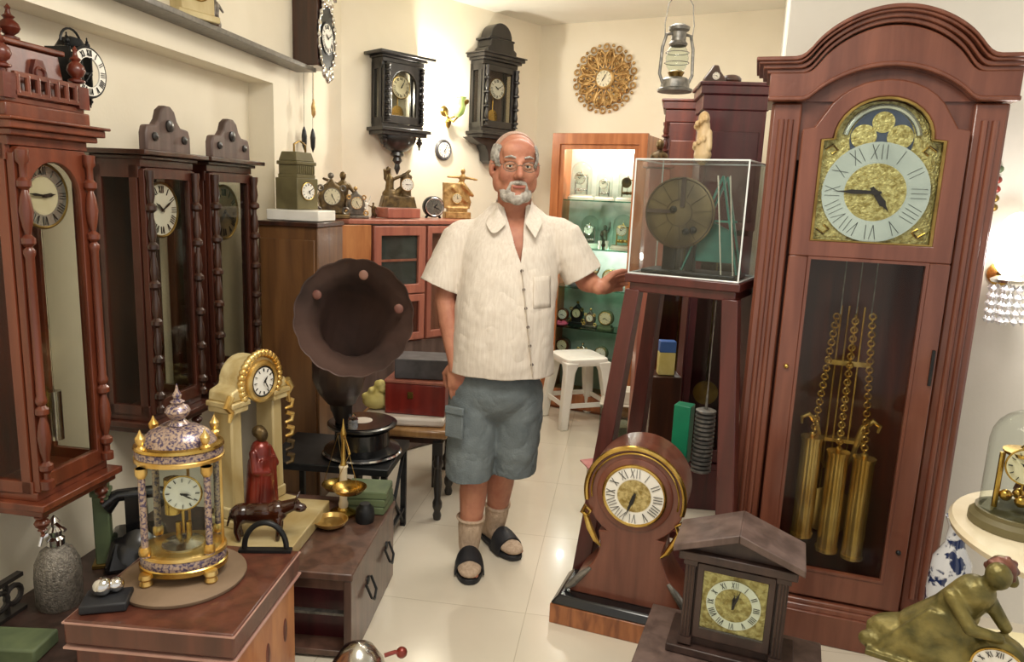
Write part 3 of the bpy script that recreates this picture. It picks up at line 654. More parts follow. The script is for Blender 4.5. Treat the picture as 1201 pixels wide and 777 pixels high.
MB().lathe([(.055, -.03), (.062, -.02), (.062, .02), (.055, .03)], (0, 0, .066), 26, ax=(0, -1, 0)).build('case', IRON, t); dial(t, (0, -.031, .066), .05, SILV, small=True, hm=(1, 20), bez=CHROME)
m = MB()
for s in (-1, 1): m.cyl((s*.03, 0, .02), (s*.045, 0, 0), .007)
m.build('foot', IRON, t)
# golden house-shaped clock with a figure across its top
t = thing('gilt_figure_clock', 'golden plaque clock topped by a figure with outstretched arm, beside the man', 'clock', ontop(537, 4.42), R(20))
MB().box((0, 0, .02), (.16, .07, .04)).build('base', GILT, t, bev=.004)
m = MB().box((0, 0, .04), (.12, .05, .05)).prism([(-.085, .06), (.075, .06), (.085, .1), (.05, .2), (.02, .21), (-.09, .21)], -.02, .02).cap((.02, 0, .2), (.03, -.01, .25), .018, .016).sph((.03, -.01, .28), (.015, .016, .019), 10).cap((.04, 0, .245), (.12, 0, .235), .009, .007).cap((.01, 0, .245), (-.06, 0, .245), .009, .007).cap((.03, -.02, .2), (.09, -.02, .14), .016, .01).cap((-.03, -.02, .18), (.05, -.02, .1), .012, .01)
melt(m.build('body', GILT, t), .005, 2)
dial(t, (-.01, -.034, .12), .028, CREAMF, small=True, hm=(3, 0), bez=GOLD)

# ================================================================= MAN
MY = 2.65
def J(px, py, dy=0.0): return at(px, py, MY+dy)
man = thing('person', 'bald grey-bearded man in cream shirt, grey shorts and black slides standing with one arm out', 'person', (-.04, MY, 0))
MO = V((-.04, MY, 0))
def jm(px, py, dy=0.0): return J(px, py, dy)-MO
# head frame
HC = jm(604, 196, -.02); hq = Matrix.Rotation(R(10), 3, 'Z') @ Matrix.Rotation(R(3), 3, 'X')
def h(x, y, z): return HC+hq@V((x, y, z))
m = MB()
m.sph(h(0, .015, .035), (.079, .095, .086), 28, hq); m.sph(h(0, -.02, -.02), (.066, .07, .095), 24, hq); m.sph(h(0, -.034, -.075), (.053, .052, .046), 20, hq)
for s in (-1, 1):
    m.sph(h(s*.038, -.058, -.025), (.028, .027, .032), 14, hq); m.sph(h(s*.06, -.01, -.05), (.02, .04, .04), 14, hq)
    m.cap(h(s*.014, -.087, .026), h(s*.046, -.07, .026), .011, .009)
    m.sph(h(s*.013, -.1, -.03), .0095, 10); m.sph(h(s*.083, .012, -.006), (.009, .019, .031), 14, hq); m.sph(h(s*.079, .012, -.028), (.008, .011, .012), 10, hq)
m.cap(h(0, -.088, .02), h(0, -.112, -.024), .008, .0135)
m.cap(h(-.02, -.086, -.062), h(.02, -.086, -.062), .009); m.cap(h(-.018, -.085, -.074), h(.018, -.085, -.074), .008)
m.sph(h(0, -.072, -.098), (.028, .024, .02), 14, hq); m.sph(h(0, -.06, .055), (.06, .035, .04), 16, hq)
# neck and torso
nk = jm(603, 240, .045)
m.cap(h(0, .02, -.05), jm(603, 262, .05), .057, .062, 18)
Sr = jm(541, 276, .05); Sl = jm(658, 274, .04)
m.cap(Sr+V((.04, 0, -.03)), Sl+V((-.04, 0, -.03)), .06, .06, 18); m.cap(jm(603, 254, .05), Sr+V((.05, 0, 0)), .05, .045); m.cap(jm(603, 254, .05), Sl-V((.05, 0, 0)), .05, .045)
m.sph(jm(600, 300, .03), (.155, .105, .15), 24); m.sph(jm(592, 380, .02), (.16, .125, .2), 24); m.sph(jm(582, 450, .03), (.15, .11, .12), 24)
# right arm (left in the photo) hanging
E1 = jm(523, 352, .03); W1 = jm(534, 426, -.03)
m.cap(Sr, E1, .05, .041, 16); m.cap(E1, E1.lerp(W1, .35), .041, .04, 14); m.cap(E1.lerp(W1, .35), W1, .04, .027, 14)
# left arm reaching to the stand
E2 = jm(690, 330, .02); W2 = jm(716, 340, .0)
W2 = V((.315, 2.63, 1.118))-MO; E2 = jm(688, 330, .04)
m.cap(Sl, E2, .05, .04, 16); m.cap(E2, E2.lerp(W2, .3), .041, .038, 14); m.cap(E2.lerp(W2, .3), W2, .038, .026, 14)
def hand(m, w, d, nrm, side, curl=.3, s=1.0, spread=.06):
    """palm and five fingers from wrist w pointing along d, palm facing nrm, thumb towards side"""
    d = d.normalized(); nrm = (nrm-d*nrm.dot(d)).normalized(); sd = d.cross(nrm).normalized()*side
    q = Matrix((sd, d, nrm)).transposed()
    m.cap(w-d*.01, w+d*.02, .026*s, .027*s); m.sph(w+d*.052*s, (.041*s, .052*s, .017*s), 18, q)
    m.cap(w+d*.03+sd*.02, w+d*.085*s+sd*.028*s, .016*s, .0125*s); m.cap(w+d*.03-sd*.02, w+d*.08*s-sd*.03*s, .015*s, .012*s)
    for k, (o, l) in enumerate(((.030, .074), (.0105, .082), (-.010, .076), (-.029, .06))):
        b = w+d*(.086-.004*abs(k-1.3))*s+sd*o*s; a = 0; dirv = (d+sd*o*spread*25).normalized(); p = b-dirv*.012
        for j, (fr, rr) in enumerate(((.45, .0102), (.3, .0092), (.25, .0084))):
            a += curl*(.7+.3*j)*(1+.12*k); dv = (dirv*math.cos(a)+nrm*math.sin(a)).normalized(); e = p+dv*(l*fr+(.012 if j == 0 else 0))*s
            m.cap(p, e, rr*s, (rr-.0008)*s, 10); p = e
    b = w+d*.018*s+sd*.026*s; t1 = b+(d*.55+sd*.8+nrm*.35).normalized()*.04*s; t2 = t1+(d*.9+sd*.28+nrm*.35).normalized()*.032*s; t3 = t2+(d+nrm*.3).normalized()*.024*s
    m.cap(b, t1, .015*s, .0125*s, 10); m.cap(t1, t2, .0118*s, .0105*s, 10); m.cap(t2, t3, .0105*s, .0085*s, 10)
hand(m, W1, jm(537, 468, -.05)-W1, V((.45, .9, 0)), -1, .22)
hand(m, W2, V((.62, .72, .12)), V((.75, -.55, -.35)), -1, .12)
# legs
HR, HL = jm(556, 470, .03), jm(606, 465, .05)
KR, KL = jm(557, 552, 0), jm(590, 545, .09)
AR = atz(552, 655, .07)-MO; AL = atz(588, 634, .075)-MO
AR = V((-.155, 2.66, .075))-MO; AL = V((-.035, 2.83, .075))-MO
AR.x = atz(549, 650, .06).x-MO.x; AL.x = atz(580, 622, .06).x-MO.x
for hp, kn, an in ((HR, KR, AR), (HL, KL, AL)):
    m.cap(hp, kn, .08, .054, 18); m.cap(kn, kn.lerp(an, .3)+V((0, .012, 0)), .052, .055, 16); m.cap(kn.lerp(an, .3)+V((0, .012, 0)), an, .055, .034, 16)
TR = atz(551, 684, .03)-MO; TLo = atz(606, 650, .03)-MO
def foot(m, an, toe, k=1.0):
    u = (toe-an); u.z = 0; u = u.normalized(); v = V((-u.y, u.x, 0)); he = an-u*.045; he.z = .045
    m.cap(he, an, .031*k, .034*k); ball = an+u*.115; ball.z = .042; q = Matrix((v, u, V((0, 0, 1)))).transposed()
    m.cap(V((an.x, an.y, .06)), ball, .032*k, .026*k, 14); m.sph(ball, (.04*k, .05, .019), 16, q); m.cap(he+V((0, 0, -.008)), ball-V((0, 0, .005)), .027*k, .024*k)
    for i, (o, l) in enumerate(((.026, .05), (.012, .054), (0, .05), (-.013, .044), (-.026, .036))): 
        s = 1 if v.x*1 > 0 else -1
        b = ball+v*o*s+u*.02; m.cap(b-V((0, 0, .006)), b+u*l*.75-V((0, 0, .008)), .0125 if i == 0 else .0098, .0085, 8)
    return u, v, he, ball
fa = foot(m, AR, TR); fb = foot(m, AL, TLo)
body = m.build('body', SKIN, man); melt(body, .0045, 5)
# socks
for (u, v, he, ball), an, kn, k in ((fa, AR, KR, 1), (fb, AL, KL, 1)):
    m = MB(); tp = an.lerp(kn, .27)
    m.cap(an, tp, .042, .05, 16); m.cap(he, an, .037, .04); m.cap(V((an.x, an.y, .062)), ball, .037, .031, 14); q = Matrix((v, u, V((0, 0, 1)))).transposed(); m.sph(ball+u*.012, (.046, .066, .0235), 18, q); m.cap(he+V((0, 0, -.006)), ball-V((0, 0, .004)), .031, .028)
    m.torus(tp+V((0, 0, .03)), .053, .006, ax=tuple(kn-an), n=20, k=6)
    melt(m.build('sock', SOCK, man), .004, 4, cut=lambda c, n, zt=tp.z: c.z > zt+.036)
    # slide sandal
    L = .285; n = 26; o = []
    for i in range(n):
        a = 2*PI*i/n; yy = math.cos(a); w = .047+(.008 if yy > 0 else -.004); o.append(he+u*(L/2-.055+yy*L/2)+v*(w*math.sin(a)*(abs(math.sin(a))**-.25 if abs(math.sin(a)) > .01 else 1)))
    m = MB(); m._rings([[V((p.x, p.y, z)) for p in o] for z in (.002, .024)]); sd = m.build('slide_sandal', BLACKM, man, bev=.004)
    m = MB(); rings = []
    for j, t_ in enumerate((.10, .12, .15, .172)):
        cc = he+u*t_; r = []
        hh = (.097, .095, .084, .076)[j]; ww = (.052, .056, .058, .057)[j]
        for sgn, off in ((1, 0), (-1, .006)):
            seq = [PI*i/12 for i in range(13)]; seq = seq if sgn > 0 else seq[::-1]
            for a in seq: r.append(V((cc.x, cc.y, .012))+v*(ww-off)*math.cos(a)+V((0, 0, (hh-.012-off)*math.sin(a)**.8)))
        rings.append(r)
    m._rings(rings); m.build('strap', BLACKM, sd)
# shorts
m = MB()
wz = jm(582, 448, .03).z
m.sph(jm(580, 455, .03), (.175, .135, .13), 26)
for hp, kn, px0, px1, py in ((HR, KR, 520, 578, 557), (HL, KL, 570, 632, 551)):
    dy = .0 if hp is HR else .07
    hem = jm((px0+px1)/2+1, py+4, dy); top = jm(557 if hp is HR else 607, 462, .03 if hp is HR else .04)
    for k in range(7):
        t0 = k/7; t1 = (k+1)/7; w0 = lerp(.098, .088, t0); w1 = lerp(.098, .088, t1); x, y = V((1, 0, 0)), V((0, 1, 0))
        rr = []
        for tt, ww in ((t0, w0), (t1+.02, w1)):
            c = top.lerp(hem, tt); rr.append([c+V((math.cos(2*PI*i/24)*ww*(1+.03*math.sin(3*2*PI*i/24+tt*5)), math.sin(2*PI*i/24)*(ww+.012), 0)) for i in range(24)])
        m._rings(rr)
    m.cap(top, top.lerp(hem, .3), .1, .1, 18)
hz = min(jm(547, 557, 0).z, 9); hz2 = jm(603, 551, .07).z
sh = m.build('shorts', SHORT, man)
hx = jm(577, 540, .03).x
xm_ = jm(575, 540, .03).x
melt(sh, .006, 10, cut=lambda c, n: c.z < (hz if c.x < xm_ else hz2), solid=.004, planes=[(V((0, 0, hz)), V((0, 0, 1))), (V((0, 0, hz2)), V((0, 0, 1)))])
pk = MB().box(jm(533, 497, -.105), (.075, .012, .11), rz=R(-28)).box(jm(533, 482, -.112), (.08, .01, .03), rz=R(-28)).build('cargo_pocket', SHORT, man, bev=.004)
# shirt
m = MB(); hemz = jm(590, 443, -.1).z; shz = jm(603, 250, .04).z
prof = []   # (px centre, half width m, py, depth half, dy)
for px, hw, py, dh, dy in ((587, .197, 449, .155, .02), (588, .195, 425, .158, .015), (590, .19, 395, .16, .01), (593, .185, 360, .155, .01), (596, .182, 325, .142, .02), (599, .178, 295, .128, .03), (601, .172, 274, .11, .04), (602, .15, 261, .09, .045), (603, .115, 251, .078, .05), (603, .085, 243, .07, .05), (603, .07, 236, .066, .052)):
    c = jm(px, py, dy); prof.append([c+V((math.copysign(abs(math.cos(a))**.9, math.cos(a))*hw*(1+.012*math.sin(7*a+py*.03)), math.sin(a)*dh*(1+.02*math.sin(9*a+py*.05)), 0)) for a in [2*PI*i/40 for i in range(40)]])
m._rings(prof)
m.cap(Sr+V((.05, 0, -.0)), Sr+V((.0, 0, -.01)), .062, .064, 18); m.cap(Sl+V((-.05, 0, -.0)), Sl+V((.0, 0, -.01)), .062, .064, 18)
c1 = Sr.lerp(E1, .82); c2 = Sl.lerp(E2, .86)
c1o = jm(516, 336, .03); c1 = c1o
m.cap(Sr+V((.01, 0, -.01)), Sr.lerp(c1, .6), .066, .07, 20); m.cap(Sl+V((-.01, 0, -.01)), Sl.lerp(c2, .6), .066, .07, 20)
d1 = (c1-Sr).normalized(); d2 = (c2-Sl).normalized(); m.cyl(Sr, c1+d1*.02, .066, .079, 24); m.cyl(Sl, c2+d2*.02, .066, .076, 24)
d1 = (c1-Sr).normalized(); d2 = (c2-Sl).normalized()
nb = jm(603, 262, -.1)
cn = jm(603, 238, .05); vt = jm(611, 310, -.1); ctop = cn.z+.004; vw = .042
def shirt_cut(c, n):
    if c.z < hemz: return True
    for cc_, dd_ in ((c1, d1), (c2, d2)):
        q = c-cc_; k_ = q.dot(dd_)
        if 0 < k_ < .032 and (q-dd_*k_).length < .088: return True
    if c.z > ctop-.008 and abs(c.x-cn.x) < .09: return True
    if c.y < cn.y-.02 and c.z > vt.z and (c-vt).dot(vn1) < 0 and (c-vt).dot(vn2) < 0: return True
    return False
e1 = V((cn.x-vw, 0, cn.z))-V((vt.x, 0, vt.z)); e2 = V((cn.x+vw, 0, cn.z))-V((vt.x, 0, vt.z))
vn1 = V((-e1.z, 0, e1.x)); vn2 = V((e2.z, 0, -e2.x))
SPL = [(V((0, 0, hemz)), V((0, 0, 1))), (c1, d1), (c2, d2), (V((0, 0, ctop-.008)), V((0, 0, 1))), (vt, vn1), (vt, vn2)]
so = m.build('shirt', SHIRT, man); melt(so, .006, 10, cut=shirt_cut, solid=.003, planes=SPL)
tx = bpy.data.textures.new('folds', 'CLOUDS'); tx.noise_scale = .09; tx.noise_depth = 2
dm = so.modifiers.new('folds', 'DISPLACE'); dm.texture = tx; dm.strength = .014; dm.mid_level = .5
dm2 = sh.modifiers.new('folds', 'DISPLACE'); dm2.texture = tx; dm2.strength = .018; dm2.mid_level = .5
# collar, placket, buttons, pocket
m = MB()
for s in (-1, 1):
    pts = [jm(603, 233, .115), jm(603+s*17, 233, .10), jm(603+s*27, 240, .04), jm(603+s*24, 250, -.03)]
    tip = jm(603+s*24, 271, -.095); inn = jm(603+s*9+3, 268, -.085)
    A = [jm(603, 232, .125), jm(603+s*13, 231, .11), jm(603+s*21, 234, .055), jm(603+s*19, 244, -.03), jm(603+s*11+2, 262, -.075)]
    B = [jm(603, 243, .14), jm(603+s*18, 245, .125), jm(603+s*31, 250, .05), jm(603+s*33, 262, -.055), jm(603+s*25, 280, -.105)]
    m._rings([[a, b, b+V((0, .004, .003)), a+V((0, .004, .003))] for a, b in zip(A, B)])
cl = m.build('collar', SHIRT, so, bev=.0015); 
su = cl.modifiers.new('s', 'SUBSURF'); su.levels = su.render_levels = 2
bpy.context.view_layer.update()
dgm = so.evaluated_get(bpy.context.evaluated_depsgraph_get())
from mathutils.bvhtree import BVHTree
bvh = BVHTree.FromPolygons([v.co.copy() for v in dgm.data.vertices], [list(p.vertices) for p in dgm.data.polygons])
def snap(px, py, off=.003):
    d = ray(px, py); o0 = V((0, 0, H))-MO; hit = bvh.ray_cast(o0, d.normalized())
    return (hit[0]-d.normalized()*off) if hit[0] else jm(px, py, -.15)
pl = [snap(612+k*(625-612)/10, 316+k*12.6) for k in range(11)]
MB().tube(pl, .011, 8, flat=.22).build('placket', SHIRT, so)
for k in range(6):
    p = snap(612+k*2.4, 318+k*22, .008); MB().disc(p, .0055, .003, 12).build('button', DARKBR, so)
m = MB(); G = [[snap(lerp(626, 646, i/6), lerp(325, 362, j/6)-1.5*i/6, .004) for i in range(7)] for j in range(7)]
gv = [[m.bm.verts.new(p) for p in r] for r in G]
for j in range(6):
    for i in range(6): m.bm.faces.new((gv[j][i], gv[j][i+1], gv[j+1][i+1], gv[j+1][i]))
m.build('chest_pocket', SHIRT, so).modifiers.new('t', 'SOLIDIFY').thickness = .003
# hair, beard, eyes, glasses
m = MB(); m.sph(h(0, .018, .034), (.0845, .101, .087), 40, hq)
hi = hq.transposed()
def hcut(c, n):
    q = hi@(c-HC); return q.z < -.05 or q.y < -.045 or (q.z > .075 and q.y < .06) or (abs(q.x) < .058 and q.y < .02) or (-.02 < q.y < .035 and q.z < .018) or (q.y < -.01 and q.z < .0)
melt(m.build('hair', SKING, man), .004, 2, cut=hcut, solid=.003)
m = MB(); m.sph(h(0, .018, .036), (.0795, .096, .087), 40, hq)
def tcut(c, n):
    q = hi@(c-HC); return q.z < .04 or q.y < -.025-.0*q.x
melt(m.build('hair', HAIRT, man), .004, 2, cut=tcut, solid=.001)
m = MB(); m.sph(h(0, -.058, -.098), (.044, .036, .03), 18, hq); m.cap(h(-.03, -.06, -.085), h(0, -.083, -.105), .013, .017).cap(h(.03, -.06, -.085), h(0, -.083, -.105), .013, .017).sph(h(0, -.076, -.11), (.026, .02, .02), 14, hq).sph(h(-.03, -.045, -.095), (.028, .03, .028), 14, hq).sph(h(.03, -.045, -.095), (.028, .03, .028), 14, hq)
for s in (-1, 1): m.cap(h(s*.003, -.096, -.05), h(s*.024, -.084, -.055), .0085, .0075).cap(h(s*.024, -.086, -.055), h(s*.034, -.072, -.085), .0068, .009).cap(h(s*.034, -.062, -.088), h(s*.054, -.03, -.08), .009, .006)
melt(m.build('beard', BEARD, man), .0035, 2)
MB().cap(h(-.016, -.097, -.066), h(.016, -.097, -.066), .0042).build('lips', LIP, man)
for s in (-1, 1):
    ey = MB().sph(h(s*.031, -.0745, .006), .012, 16).build('eye', WHITE, man)
    MB().sph(h(s*.031-.001, -.0845, .005), (.005, .003, .005), 12).build('iris', DARKF, ey)
    MB().tube([h(s*.018, -.083, .012), h(s*.031, -.0865, .0125), h(s*.045, -.078, .009)], .0052, 8).tube([h(s*.018, -.083, -.001), h(s*.031, -.085, -.004), h(s*.044, -.077, -.001)], .003, 8).build('eyelid', SKIN, ey)
    MB().tube([h(s*.015, -.1, .032), h(s*.032, -.096, .037), h(s*.05, -.078, .032)], [.003, .004, .002], 8).build('eyebrow', SKING, man)
g = None
m = MB()
for s in (-1, 1):
    cc = h(s*.033, -.108, .002); m.tube([cc+hq@V((.025*math.cos(a), .006*abs(math.cos(a))*(1), .0165*math.sin(a))) for a in [2*PI*i/24 for i in range(24)]], .0011, 6, closed=True)
    m.tube([h(s*.058, -.1, .008), h(s*.078, -.06, .01), h(s*.088, .01, .008)], .0012, 6)
m.tube([h(-.009, -.106, .006), h(0, -.109, .009), h(.009, -.106, .006)], .0012, 6)
g = m.build('glasses', PEWT, man)
for s in (-1, 1): MB().lathe([(.024, 0), (.024, .0008)], h(s*.033, -.106, .002), 24, ax=tuple(hq@V((0, -1, 0))), sx=1, sy=.66).build('lens', GL, g)

# ================================================================= LONGCASE CLOCK (right foreground)
t = thing('longcase_clock', 'large mahogany longcase clock with arched brass dial and three brass weights', 'grandfather clock', GC, R(-18)); GF = t
GD = .225; bw = .323
m = MB()   # carcass: back, sides, top and bottom
m.box((0, GD-.01, .92), (.62, .02, 1.68)).box((-.305, GD/2+.03, .92), (.02, GD-.06, 1.68)).box((.305, GD/2+.03, .92), (.02, GD-.06, 1.68)).box((0, GD/2+.03, 1.75), (.6, GD-.06, .02)).box((0, GD/2+.03, .1), (.6, GD-.06, .02))
m.build('carcass', MAH2, t, bev=.002)
for s in (-1, 1):   # canted reeded corner posts
    m = MB(); m.box((s*.275, .02, .925), (.085, .04, 1.65)); m.box((s*.302, .035, .925), (.04, .06, 1.65)); p = m.build('corner_post', MAH, t, bev=.006)
    m = MB()
    for k in range(2): m.cyl((s*(.262+.027*k), -.001, .2), (s*(.262+.027*k), -.001, 1.70), .0095, n=12)
    m.build('reeding', MAH, p)
# lower base with mouldings
m = MB(); m.box((0, .087, .055), (.7, .285, .11)).box((0, .087, .118), (.68, .27, .02), top=(.97, .94)).box((0, .087, .135), (.655, .25, .016), top=(.98, .97)); m.build('plinth', MAH, t, bev=.005)
# door: lower rectangular opening + upper arched opening
dz0, dz1 = .15, 1.80
def arcopen(x, z0, zs, zt, n=16):   # broken-arch opening: shoulders at zs, arch up to zt
    r = x*.80; o = [(-x, z0), (x, z0), (x, zs)]
    o += [(r*math.cos(PI*i/n), zs+.004+(zt-zs-.004)*math.sin(PI*i/n)) for i in range(n+1)]
    return o+[(-x, zs)]
inn = arcopen(.169, 1.335, 1.64, 1.765)
n_ = len(inn); X1 = .226
out = [(-X1, 1.285), (X1, 1.285), (X1, 1.62)]
ar = [(X1*.8*math.cos(PI*i/16), 1.66+.155*math.sin(PI*i/16)) for i in range(17)]
ar[0] = (X1, 1.67); ar[1] = (X1*.86, 1.675); ar[-1] = (-X1, 1.67); ar[-2] = (-X1*.86, 1.675)
out += ar+[(-X1, 1.62)]
d = MB().ring(out, inn, .0, -.026).ring(rect(-X1, X1, dz0, 1.285), rect(-.168, .168, .245, 1.285), 0, -.026).build('door', MAH, t, bev=.005)
MB().ring([(a*1.0, b) for a, b in inn], [(a*.955, lerp(1.5, b, .975)) for a, b in inn], -.0265, -.012).build('dial_bead', BRASSD, d)
MB().ring(rect(-.169, .169, .244, 1.286), rect(-.16, .16, .253, 1.277), -.029, -.01).build('glass_bead', MAH, d)
MB().prism(rect(-.165, .165, .248, 1.282), -.012, -.015).build('door_glass', GLD, d, smooth=False)
MB().prism([(a, b) for a, b in inn], -.0005, -.003).build('dial_glass', GL, d, smooth=False)
MB().sph((-.197, -.032, .93), .008, 10).build('door_knob', BRASS, d)
MB().sph((.2, -.028, .36), .008, 10).build('keyhole', IRON, d)
MB().box((.214, -.03, .97), (.008, .012, .11)).build('hinge', IRON, d)
# hood: frieze with arch and stepped moulding
def hood(sx, dz, n=40, zb=None):
    o = []
    for i in range(n+1):
        x = -sx+2*sx*i/n; u = abs(x)/sx
        if u < .58: z = 1.865+.135*math.cos(u/.58*PI/2)**.75 if u < .575 else 1.865
        else: z = 1.865-.0*u
        k = .012*math.exp(-((u-.6)/.06)**2); o.append((x, z-k+dz))
    return o
def crownpts(n=60):
    o = []
    for i in range(n+1):
        u = -1+2*i/n; a = abs(u)
        if a < .62: z = .135*math.cos(a/.62*PI/2)**.62
        elif a < .70: z = -.004
        else: z = -.004+.0*(a)
        o.append((u, z))
    # soften the shoulders
    for _ in range(3): o = [o[0]]+[(o[i][0], (o[i-1][1]+2*o[i][1]+o[i+1][1])/4) for i in range(1, len(o)-1)]+[o[-1]]
    return o
cpz = crownpts()
innc = [(u*.335, 1.84+z*.94) for u, z in cpz]
bot = []
for u, z in cpz:   # underside of the frieze follows the door arch
    x = u*.335; a = abs(x); zz = 1.752
    if a < .22: zz = 1.752+.098*math.cos(a/.22*PI/2)**.7
    bot.append((x, zz))
for _ in range(2): bot = [bot[0]]+[(bot[i][0], (bot[i-1][1]+2*bot[i][1]+bot[i+1][1])/4) for i in range(1, len(bot)-1)]+[bot[-1]]
m = MB()
m._rings([[V((a[0], y, a[1])) for a in innc]+[V((b[0], y, b[1])) for b in reversed(bot)] for y in (-.018, .012)])
fz = m.build('frieze', MAH, t, bev=.003)
m = MB(); m._rings([[V((x, y, z+dz)) for x, z in bot] + [V((x, y, z+dz+.014)) for x, z in reversed(bot)] for dz, y in ((0, -.018), (0, -.034))]); m.build('arch_moulding', MAH, fz, bev=.004)
m = MB()
for k, (ex, ez0, ez1, yo) in enumerate(((.01, 1.838, 1.852, .0), (.022, 1.850, 1.864, .012), (.036, 1.862, 1.872, .026), (.044, 1.870, 1.882, .034))):
    lo = [(u*(.335+ex), ez0+z) for u, z in cpz]; hi_ = [(u*(.335+ex), ez1+z) for u, z in cpz]
    m._rings([[V((a, y, b)) for a, b in lo]+[V((a, y, b)) for a, b in reversed(hi_)] for y in (-.02-yo, GD+.0)])
m.build('cornice', MAH, t, bev=.003)
m = MB(); m._rings([[V((a[0], y, a[1])) for a in innc]+[V((x, y, 1.755)) for x in (.335, -.335)] for y in (.012, GD)]); m.build('hood_body', MAH, t)
m = MB(); m.box((0, .02, 1.5), (.62, .02, .5)).build
# dial
dp = MB().prism(arcopen(.165, 1.338, 1.64, 1.757), .012, .016).build('dial_plate', DIALG, t)
dial(t, (0, .005, 1.488), .150, DIALS, DIALS, DIALG, hm=(4, 45), rin=.6, name='dial')
MB().prism(rect(-.25, .25, 1.58, 1.79), .024, .03).build('inner_board', MAH, t)
m = MB(); 
for s in (-1, 1):
    for z in (1.372, 1.612):
        c = V((s*.132, .01, z)); m.tube([c+V((s*.02, 0, 0)), c+V((0, -.002, .015 if z > 1.5 else -.015)), c-V((s*.015, 0, 0)), c+V((0, 0, -.012 if z > 1.5 else .012))], .004, 6)
m.build('spandrel', BRASS, dp)
mo = MB().lathe([(.088, 0), (.088, .002)], (0, .01, 1.645), 40, ax=(0, -1, 0)).build('moon_disc', plain('night_blue', '39415a', '4a5068', .35), dp)
MB().lathe([(.031, 0), (.031, .0015)], (0, .007, 1.695), 24, ax=(0, -1, 0)).build('painted_moon', DIALG, dp)
for s in (-1, 1): MB().lathe([(.036, 0), (.036, .0015)], (s*.05, .0065, 1.652), 24, ax=(0, -1, 0)).build('moon_hemisphere', DIALG, dp)
MB().tube([(.103*math.cos(a), .008, 1.638+.103*math.sin(a)) for a in [PI*(.06+.88*i/30) for i in range(31)]], .0085, 8).build('moon_ring', DIALS, dp)
# weights, chains, pendulum
for x, zt_, zb_ in ((-.085, .67, .34), (.0, .63, .30), (.08, .62, .29)):
    m = MB().cyl((x, .06, zb_), (x, .06, zt_), .034, n=24).cyl((x, .06, zt_), (x, .06, zt_+.012), .037, n=24).cyl((x, .06, zb_-.012), (x, .06, zb_), .037, n=24).sph((x, .06, zt_+.02), .011, 10)
    wt = m.build('weight', BRASW, t)
    m = MB(); z = zt_+.03; k = 0
    while z < 1.1:
        m.torus((x*lerp(1, .6, (z-zt_)/.5), .06, z), .010, .003, ax=(0, 1, 0) if k % 2 else (1, 0, 0), n=8, k=4, sy=1); z += .0145; k += 1
    m.build('chain', BRASW, wt)
    MB().cyl((x*.55, .06, 1.1), (x*.55, .06, 1.3), .002, n=5).build('cable', STEEL, wt)
m = MB()
for x in (-.035, -.012, .012, .035): m.cyl((x, .14, .34), (x, .14, 1.12), .0035, n=8)
for s in (-1, 1): m.tube([(s*.03, .12, .56), (s*.055, .12, .62), (s*.065, .12, .68), (s*.075, .115, .72), (s*.1, .11, .745), (s*.122, .11, .73), (s*.118, .11, .708)], [.006, .009, .011, .011, .01, .008, .005], 8)
m.lathe([(.001, -.008), (.085, -.004), (.085, .004), (.001, .01)], (0, .14, .4), 30, ax=(0, -1, 0)).box((0, .13, .93), (.13, .03, .016)).box((0, .14, .66), (.16, .04, .012)); m.build('pendulum', BRASW, t)

# ================================================================= STAND WITH CASED SKELETON DIAL
SP = V((.396, 2.52, 0)); SX = V((math.cos(R(-30)), math.sin(R(-30)), 0)); SY = V((-SX.y, SX.x, 0))
SW, SD = .376, .28; SZ = 1.17
t = thing('pyramid_clock_stand', 'tall tapered mahogany clock stand with green box and coiled weight hanging inside', 'clock stand', SP, R(-30)); MHS = wood('stand_wood', '421815', '58241f', .35)
MB().box((SW/2, SD/2, SZ), (SW+.02, SD+.02, .03)).box((SW/2, SD/2, SZ-.03), (SW-.01, SD-.01, .035)).build('top_board', MHS, t, bev=.004)
for ix in (0, 1):
    for iy in (0, 1):
        tp = V((.02+ix*(SW-.04), .02+iy*(SD-.04), SZ-.04)); bt = tp+V(((ix*2-1)*.10, (iy*2-1)*.08, 0)); bt.z = 0
        m = MB(); a = .026
        m._rings([[p+V((x*a*k, y*a*k, 0)) for x, y in ((-1, -1), (1, -1), (1, 1), (-1, 1))] for p, k in ((bt, 1.25), (tp, 1))]); m.build('leg', MHS, t, bev=.003)
m = MB()
for iy in (0, 1): m.bar((-.05, .0+iy*SD+(iy*2-1)*.05, .12), (SW+.05, iy*SD+(iy*2-1)*.05, .12), .03)
for ix in (0, 1): m.bar((ix*SW+(ix*2-1)*.06, -.04, .12), (ix*SW+(ix*2-1)*.06, SD+.04, .12), .03)
m.build('stretcher', MHS, t)
MB().box((SW/2+.02, SD/2, .09), (SW+.04, SD+.02, .02)).build('lower_shelf', MHS, t)
def sloc(px, py, yy):
    q = on(px, py, SP+SY*yy, -30); d = q-SP; return d.dot(SX), q.z
gx0, gz0 = sloc(788, 540, .14); gx1, gz1 = sloc(813, 476, .14)
g1 = MB().box(((gx0+gx1)/2, .14, (gz0+gz1)/2), (gx1-gx0, .06, abs(gz1-gz0))).build('green_weight_box', GREEN, t, bev=.003); g1['label'] = 'bright green box hanging in stand'
cx_, cz_ = sloc(825, 515, .14); 
m = MB(); 
for k in range(15): m.lathe([(.026, 0), (.036, .004), (.036, .011), (.026, .015)], (cx_, .14, cz_-.125+k*.0158), 22)
m.build('coiled_weight', STEEL, t)
MB().cyl((cx_, .14, cz_+.11), (cx_, .14, SZ-.03), .0018, n=5).cyl((cx_, .14, cz_+.11), (cx_, .14, cz_+.2), .006, .002, n=8).build('weight_cord', STEEL, t)
